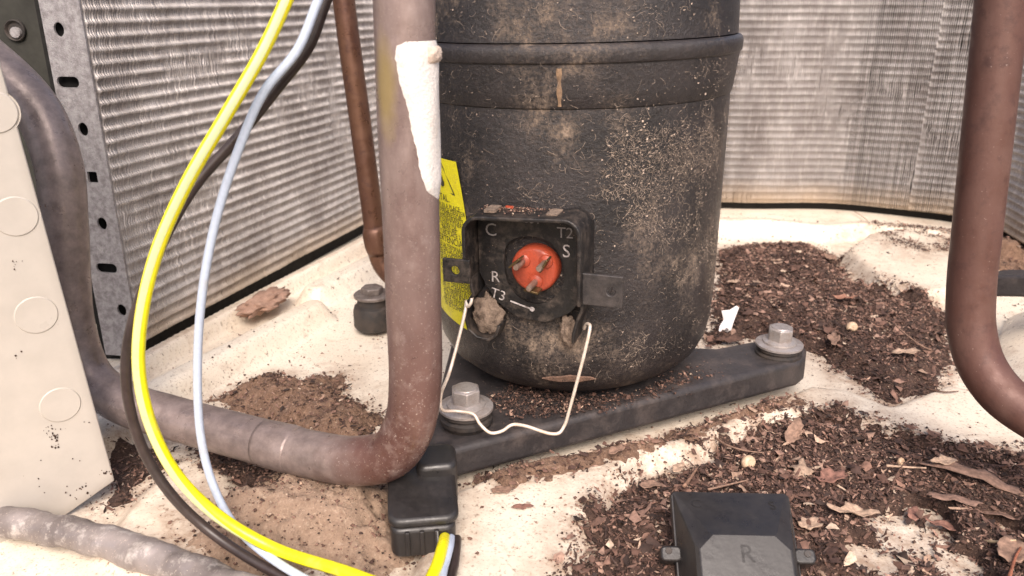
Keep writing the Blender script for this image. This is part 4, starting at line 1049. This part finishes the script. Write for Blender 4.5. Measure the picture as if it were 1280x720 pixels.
def gfa(u, w, n): return np.stack([GO.x + gu.x * u * .001 + gn.x * n * .001, GO.y + gu.y * u * .001 + gn.y * n * .001, GO.z + w * .001], 1)
N = 900; u = rng.uniform(-17, 21, N); nn = np.abs(rng.normal(0, 5, N)).clip(0, 13.5); P0 = gfa(u, np.full(N, 24.1), nn)
v1 = crumbs(P0[:, 0], P0[:, 1], P0[:, 2], rng.gamma(2, .00022, N).clip(.0002, .0012), palette(N, rng, .35, .5, .15), rng)
N = 260; u = rng.uniform(-18, 22, N); w_ = rng.uniform(-19, 21, N); k = np.hypot(u - hc[0], w_ - hc[1]) > 15; u, w_ = u[k], w_[k]; P0 = gfa(u, w_, np.full(len(u), 3.95))
v2 = crumbs(P0[:, 0], P0[:, 1], P0[:, 2], rng.gamma(2, .00010, len(u)).clip(.0001, .0006), palette(len(u), rng, .05, .4, .55), rng)
o = mk("box_dust", np.concatenate([v1[0], v2[0]]), np.concatenate([v1[1], v2[1] + len(v1[0])]), M['flake'], comp, smooth=False, colors=np.concatenate([v1[2], v2[2]])); o["kind"] = "stuff"
# debris lodged on the foot plate under the shell, and loose grit over the pan
polyF = gp([(610, 500), (640, 478), (700, 492), (800, 488), (870, 460), (890, 470), (800, 505), (720, 522), (640, 527)], pz)
rng = np.random.default_rng(41)
x, y = scatter_poly(polyF, 3600, rng, .003); s = rng.gamma(2.2, .00034, len(x)).clip(.0003, .0040)
v1 = flakes(x, y, np.full(len(x), pz + .0004) + rng.uniform(0, .0015, len(x)), s, palette(len(x), rng, .84, .14, .02), rng, .4)
o = mk("leaf_litter", v1[0], v1[1], M['flake'], smooth=False, colors=v1[2]); tag(o, "dark crumbs lodged on the foot plate under the shell", "leaf litter", kind="stuff")
rng = np.random.default_rng(55)
pl = [(p.x, p.y) for p in poly]
x, y = scatter_poly(pl, 2600, rng, .0005, gap=lambda x, y: .12 + .88 * sstep(.42, .70, fbm(x, y, 60, 4))); k = sdist(x, y, pl) > .005; x, y = x[k], y[k]
v1 = crumbs(x, y, np.full(len(x), pz), rng.gamma(1.6, .00013, len(x)).clip(.0001, .0010), palette(len(x), rng, .35, .45, .20), rng)
o = mk("plate_grit", v1[0], v1[1], M['flake'], comp, smooth=False, colors=v1[2]); o["kind"] = "stuff"
rng = np.random.default_rng(42)
fr = gp([(-40, 730), (-40, 640), (150, 600), (195, 470), (470, 310), (560, 300), (900, 265), (1280, 300), (1330, 520), (1330, 740)])
x, y = scatter_poly(fr, 5200, rng, .002, gap=lambda x, y: .10 + .9 * sstep(.45, .75, fbm(x, y, 28, 4)))
s = rng.gamma(2.0, .00028, len(x)).clip(.0002, .0022)
k = len(x) // 2
v1 = crumbs(x[:k], y[:k], pan_h(x[:k], y[:k]), s[:k], palette(k, rng, .6, .35, .05), rng)
v2 = flakes(x[k:], y[k:], pan_h(x[k:], y[k:]) + .0003, s[k:] * 1.7, palette(len(x) - k, rng, .5, .42, .08), rng, .12)
o = mk("loose_grit", np.concatenate([v1[0], v2[0]]), np.concatenate([v1[1], v2[1] + len(v1[0])]), M['flake'], smooth=False, colors=np.concatenate([v1[2], v2[2]]))
tag(o, "scattered dark crumbs over the cream pan", "grit", kind="stuff")

# ------------------------------------------------------------------ larger single pieces
def leaf(label, px, py, size, col, yaw, curl, seed, lift=.0028, elong=1.5, lobes=0, tilt=(0, 0)):
    rg_ = random.Random(seed); p = at_z(px, py, .008); z = float(surf(np.array([p.x]), np.array([p.y]))[0]); p = at_z(px, py, z + lift)
    n_ = 22; rings = 4; V = []; tl = Matrix.Rotation(tilt[0], 3, 'X') @ Matrix.Rotation(tilt[1], 3, 'Y')
    rad = []
    for k in range(n_):
        a = 2 * math.pi * k / n_; r = .5 * (1 - .22 * abs(math.sin(a)) + (.20 * math.cos(a * lobes) if lobes else 0)) * rg_.uniform(.78, 1.12); rad.append(r)
    V.append(p + tl @ Vector((0, 0, 0)))
    for q in range(1, rings + 1):
        for k in range(n_):
            a = 2 * math.pi * k / n_; r = rad[k] * size * q / rings
            u, w_ = math.cos(a) * r * elong ** .5, math.sin(a) * r / elong ** .5
            zz = curl * (w_ * w_) / size * 2.2 + .25 * curl * u * u / size + .05 * size * math.sin(u / size * 9 + seed) * (q / rings) + rg_.uniform(-.03, .03) * size * q / rings
            V.append(p + tl @ (Matrix.Rotation(yaw, 3, 'Z') @ Vector((u, w_, zz))))
    F = [(0, 1 + k, 1 + (k + 1) % n_) for k in range(n_)] + [(1 + (q - 1) * n_ + k, 1 + q * n_ + k, 1 + q * n_ + (k + 1) % n_, 1 + (q - 1) * n_ + (k + 1) % n_) for q in range(1, rings) for k in range(n_)]
    C = [(*[c * q_ for c in col], 1) for q_ in [rg_.uniform(.8, 1.15) for _ in V]]
    o = mk("dry_leaf", V, F, M['flake'], None, True, C); solid(o, .00022, 0)
    return tag(o, label, "leaf", "single dry leaves in the litter")
LT, MD, RD, DK = (.40, .28, .20), (.25, .155, .11), (.23, .115, .085), (.12, .065, .045)
leaf("reddish brown pointed leaf right of the larger snail shell", 1040, 597, .0125, RD, .35, .5, 1, .0035)
leaf("pale tattered leaf piece left of the reddish pointed leaf", 1003, 585, .0125, LT, 1.2, -.4, 2, .003, 1.2, 5)
leaf("pale ragged leaf edge right of the black cover", 1068, 640, .0125, LT, -.2, .6, 3, .003, 2.0, 4)
leaf("pale leaf scrap touching the right rim of the black cover", 1012, 655, .0095, LT, .8, .4, 4, .003, 1.2, 5)
leaf("small pale leaf lying above the long broken leaf at right", 1180, 577, .0090, LT, .1, .4, 5, .0045, 1.3, 4)
leaf("long curled brown leaf strip at the lower right edge", 1222, 590, .0185, (.19, .115, .085), -.55, -.9, 6, .0055, 5.0, 0, (.2, 0))
leaf("wide brown leaf piece below the long curled strip", 1245, 640, .0150, (.20, .12, .09), -.45, .5, 7, .0045, 2.0)
leaf("brown leaf ribbon left of the wide brown leaf", 1195, 622, .0120, (.20, .12, .09), -.35, -.5, 8, .004, 3.2)
leaf("small rounded brown leaf near the lower right gap in the litter", 1142, 642, .0080, RD, 1.1, .3, 9, .003, 1.4)
leaf("narrow brown leaf below the lower right litter gap edge", 1185, 658, .0092, RD, -.5, .5, 10, .0028, 2.6)
leaf("brown leaf at the far lower right corner", 1265, 690, .0150, MD, .9, .5, 11, .0035, 1.4)
leaf("upright broken brown leaf behind the larger snail shell", 992, 540, .0120, MD, 1.0, .7, 12, .0035, 2.0, 0, (.5, 0))
leaf("tan leaf flake left of the loose cover corner", 812, 606, .0080, MD, .2, .4, 13, .003, 1.5)
leaf("tilted brown leaf by the front slope of the raised pan", 848, 585, .0070, LT, .9, .4, 14, .003, 1.5)
leaf("orange brown leaf in the middle of the rear litter", 1056, 372, .0115, (.30, .15, .10), .2, .4, 15, .003, 1.6, 5)
leaf("pale oval leaf at right end of the rear litter", 1132, 440, .0120, LT, .05, .5, 16, .003, 2.2)
leaf("small tan leaf near the rear of the litter beside the shell", 917, 352, .0085, LT, .2, .3, 17, .003, 1.6)
leaf("tan leaf lobe beside the right mounting bolt", 1042, 424, .0125, MD, 1.2, .6, 18, .003, 2.4, 4)
leaf("brown leaf lump where the litter meets the rear bulge", 1038, 322, .0150, MD, 1.3, .6, 19, .004, 1.6)
leaf("dark curled leaf on the cream rear ledge", 1068, 281, .0110, DK, .1, .5, 20, .003, 2.4)
leaf("dry brown leaf standing at the front of the foot plate", 770, 563, .0075, MD, .7, .5, 21, .003, 1.8)
leaf("flat brown flake on cream pan below the foot plate", 628, 612, .0075, MD, .1, .2, 22, .0012, 1.5)
leaf("small brown flake right of the flat flake on cream pan", 652, 633, .0058, RD, .1, .2, 23, .0010, 2.2)
leaf("dark brown leaf tuck between shell and scrap of paper", 912, 426, .0130, DK, .1, .6, 24, .003, 1.5)
def twig(label, pts, rad, col, lift=.003):
    P = []
    for a, b in pts:
        p = at_z(a, b, .009); z = float(surf(np.array([p.x]), np.array([p.y]))[0]); P.append(at_z(a, b, z + lift))
    P = spline(P, 6); rr = np.linspace(rad, rad * .55, len(P)) * (1 + .12 * np.sin(np.arange(len(P)) * 2.1))
    v, f = tube_mesh(P, rr, 7); C = [(*col, 1)] * len(v)
    o = mk("twig", v, f, M['flake'], None, True, C); return tag(o, label, "twig", "twigs in the litter")
twig("thin pale straw across the litter at right", [(1108, 582), (1135, 584), (1158, 585)], .00055, LT, .004)
twig("pale straw near the lower right corner", [(1224, 676), (1250, 677), (1270, 675)], .0006, (.42, .32, .2), .004)
twig("short tan stick leaning behind the loose cover", [(855, 608), (864, 596), (872, 584)], .00075, (.26, .15, .1), .004)
twig("thin stem curving left of the larger snail shell", [(892, 545), (908, 556), (930, 563), (955, 566)], .0005, MD, .0035)
twig("thin brown stem above the loose cover", [(885, 612), (910, 606), (935, 600)], .0005, MD, .004)
twig("reddish stem at the bottom right edge", [(1262, 720), (1270, 695), (1279, 680)], .0006, (.25, .09, .05), .004)
twig("dark stem on cream pan beside the right pipe bend", [(1160, 486), (1180, 490), (1198, 489)], .0005, DK, .0012)
twig("curved stem standing in the rear litter", [(1118, 405), (1135, 420), (1152, 432), (1165, 438)], .0005, MD, .004)
twig("thin dry straw below the front of the back coil", [(1068, 264), (1080, 272), (1088, 282)], .0004, LT, .003)
twig("thin stem crossing the litter above the pale straw", [(1115, 612), (1120, 595), (1130, 580), (1140, 572)], .0004, DK, .004)

def snail(label, px, py, r, yaw):
    p = at_z(px, py, .01); z = float(surf(np.array([p.x]), np.array([p.y]))[0]); c = at_z(px, py, z + r * .9)
    P, rad = [], []
    for k in range(80):
        q = k / 79; a = q * 2 * math.pi * 2.6; g = .10 + .90 * q ** 1.5
        P.append(Vector((math.cos(a) * r * .50 * g, (1 - q) * -r * .55 + r * .1, math.sin(a) * r * .50 * g))); rad.append(r * .56 * g)
    m = Matrix.Rotation(yaw, 3, 'Z') @ Matrix.Rotation(R(-25), 3, 'X')
    o = tube("snail_shell", [tuple(c + m @ p_) for p_ in P], rad, M['shellsnail'], None, 14)
    return tag(o, label, "snail shell", "snail shells")
snail("larger round tan snail shell above the loose black cover", 937, 578, .0034, .2)
snail("small pale snail shell in the rear litter", 1066, 409, .0036, -.3)
snail("tiny snail shell half buried at right of the litter", 1127, 577, .0020, .6)

# scrap of white paper
p = at_z(912, 400, .004); z = float(surf(np.array([p.x]), np.array([p.y]))[0])
V, sh_ = [], [(-9, -8), (-4, -10), (2, -7), (4, -1), (9, 7), (7, 9), (1, 5), (-1, 7), (-6, 5), (-4, 0), (-8, -3)]
c = at_z(910, 415, z)
V = [c + Vector((a * .0007, .001 + b * .0004 + .0008 * math.sin(a), .0075 + b * .00085 + .0008 * math.sin(a * 1.7))) for a, b in sh_]
V.append(c + Vector((0, .0005, .0075)))
o = mk("paper_scrap", V, [(i, (i + 1) % 11, 11) for i in range(11)], M['paper'], None, False); solid(o, .0003, 0)
tag(o, "torn scrap of white paper between shell and right bolt", "paper")

# clay clump on the left rim, white flake on the pipe
rg_ = random.Random(5)
c = at_z(330, 378, .010); bm = bmesh.new(); bmesh.ops.create_icosphere(bm, subdivisions=4, radius=1.0)
from mathutils import noise as mn
for v in bm.verts:
    n_ = mn.fractal(v.co * 2.6, .9, 2, 6); v.co *= 1 + .45 * n_
    v.co = Vector((v.co.x * .0085, v.co.y * .022, v.co.z * .0045))
    v.co = Matrix.Rotation(-math.atan2(ddir.x, ddir.y), 3, 'Z') @ v.co + c
me = bpy.data.meshes.new("clay_clump"); bm.to_mesh(me); bm.free(); me.materials.append(M['clay'])
for p_ in me.polygons: p_.use_smooth = True
o = bpy.data.objects.new("clay_clump", me); COL.objects.link(o); tag(o, "pinkish clay clump on the pan rim under the left coil", "clump")
leaf("white flake stuck on the lying grey pipe by the blue wire", 236, 513, .0055, (.75, .72, .68), .8, -.3, 50, .0215, 1.5)
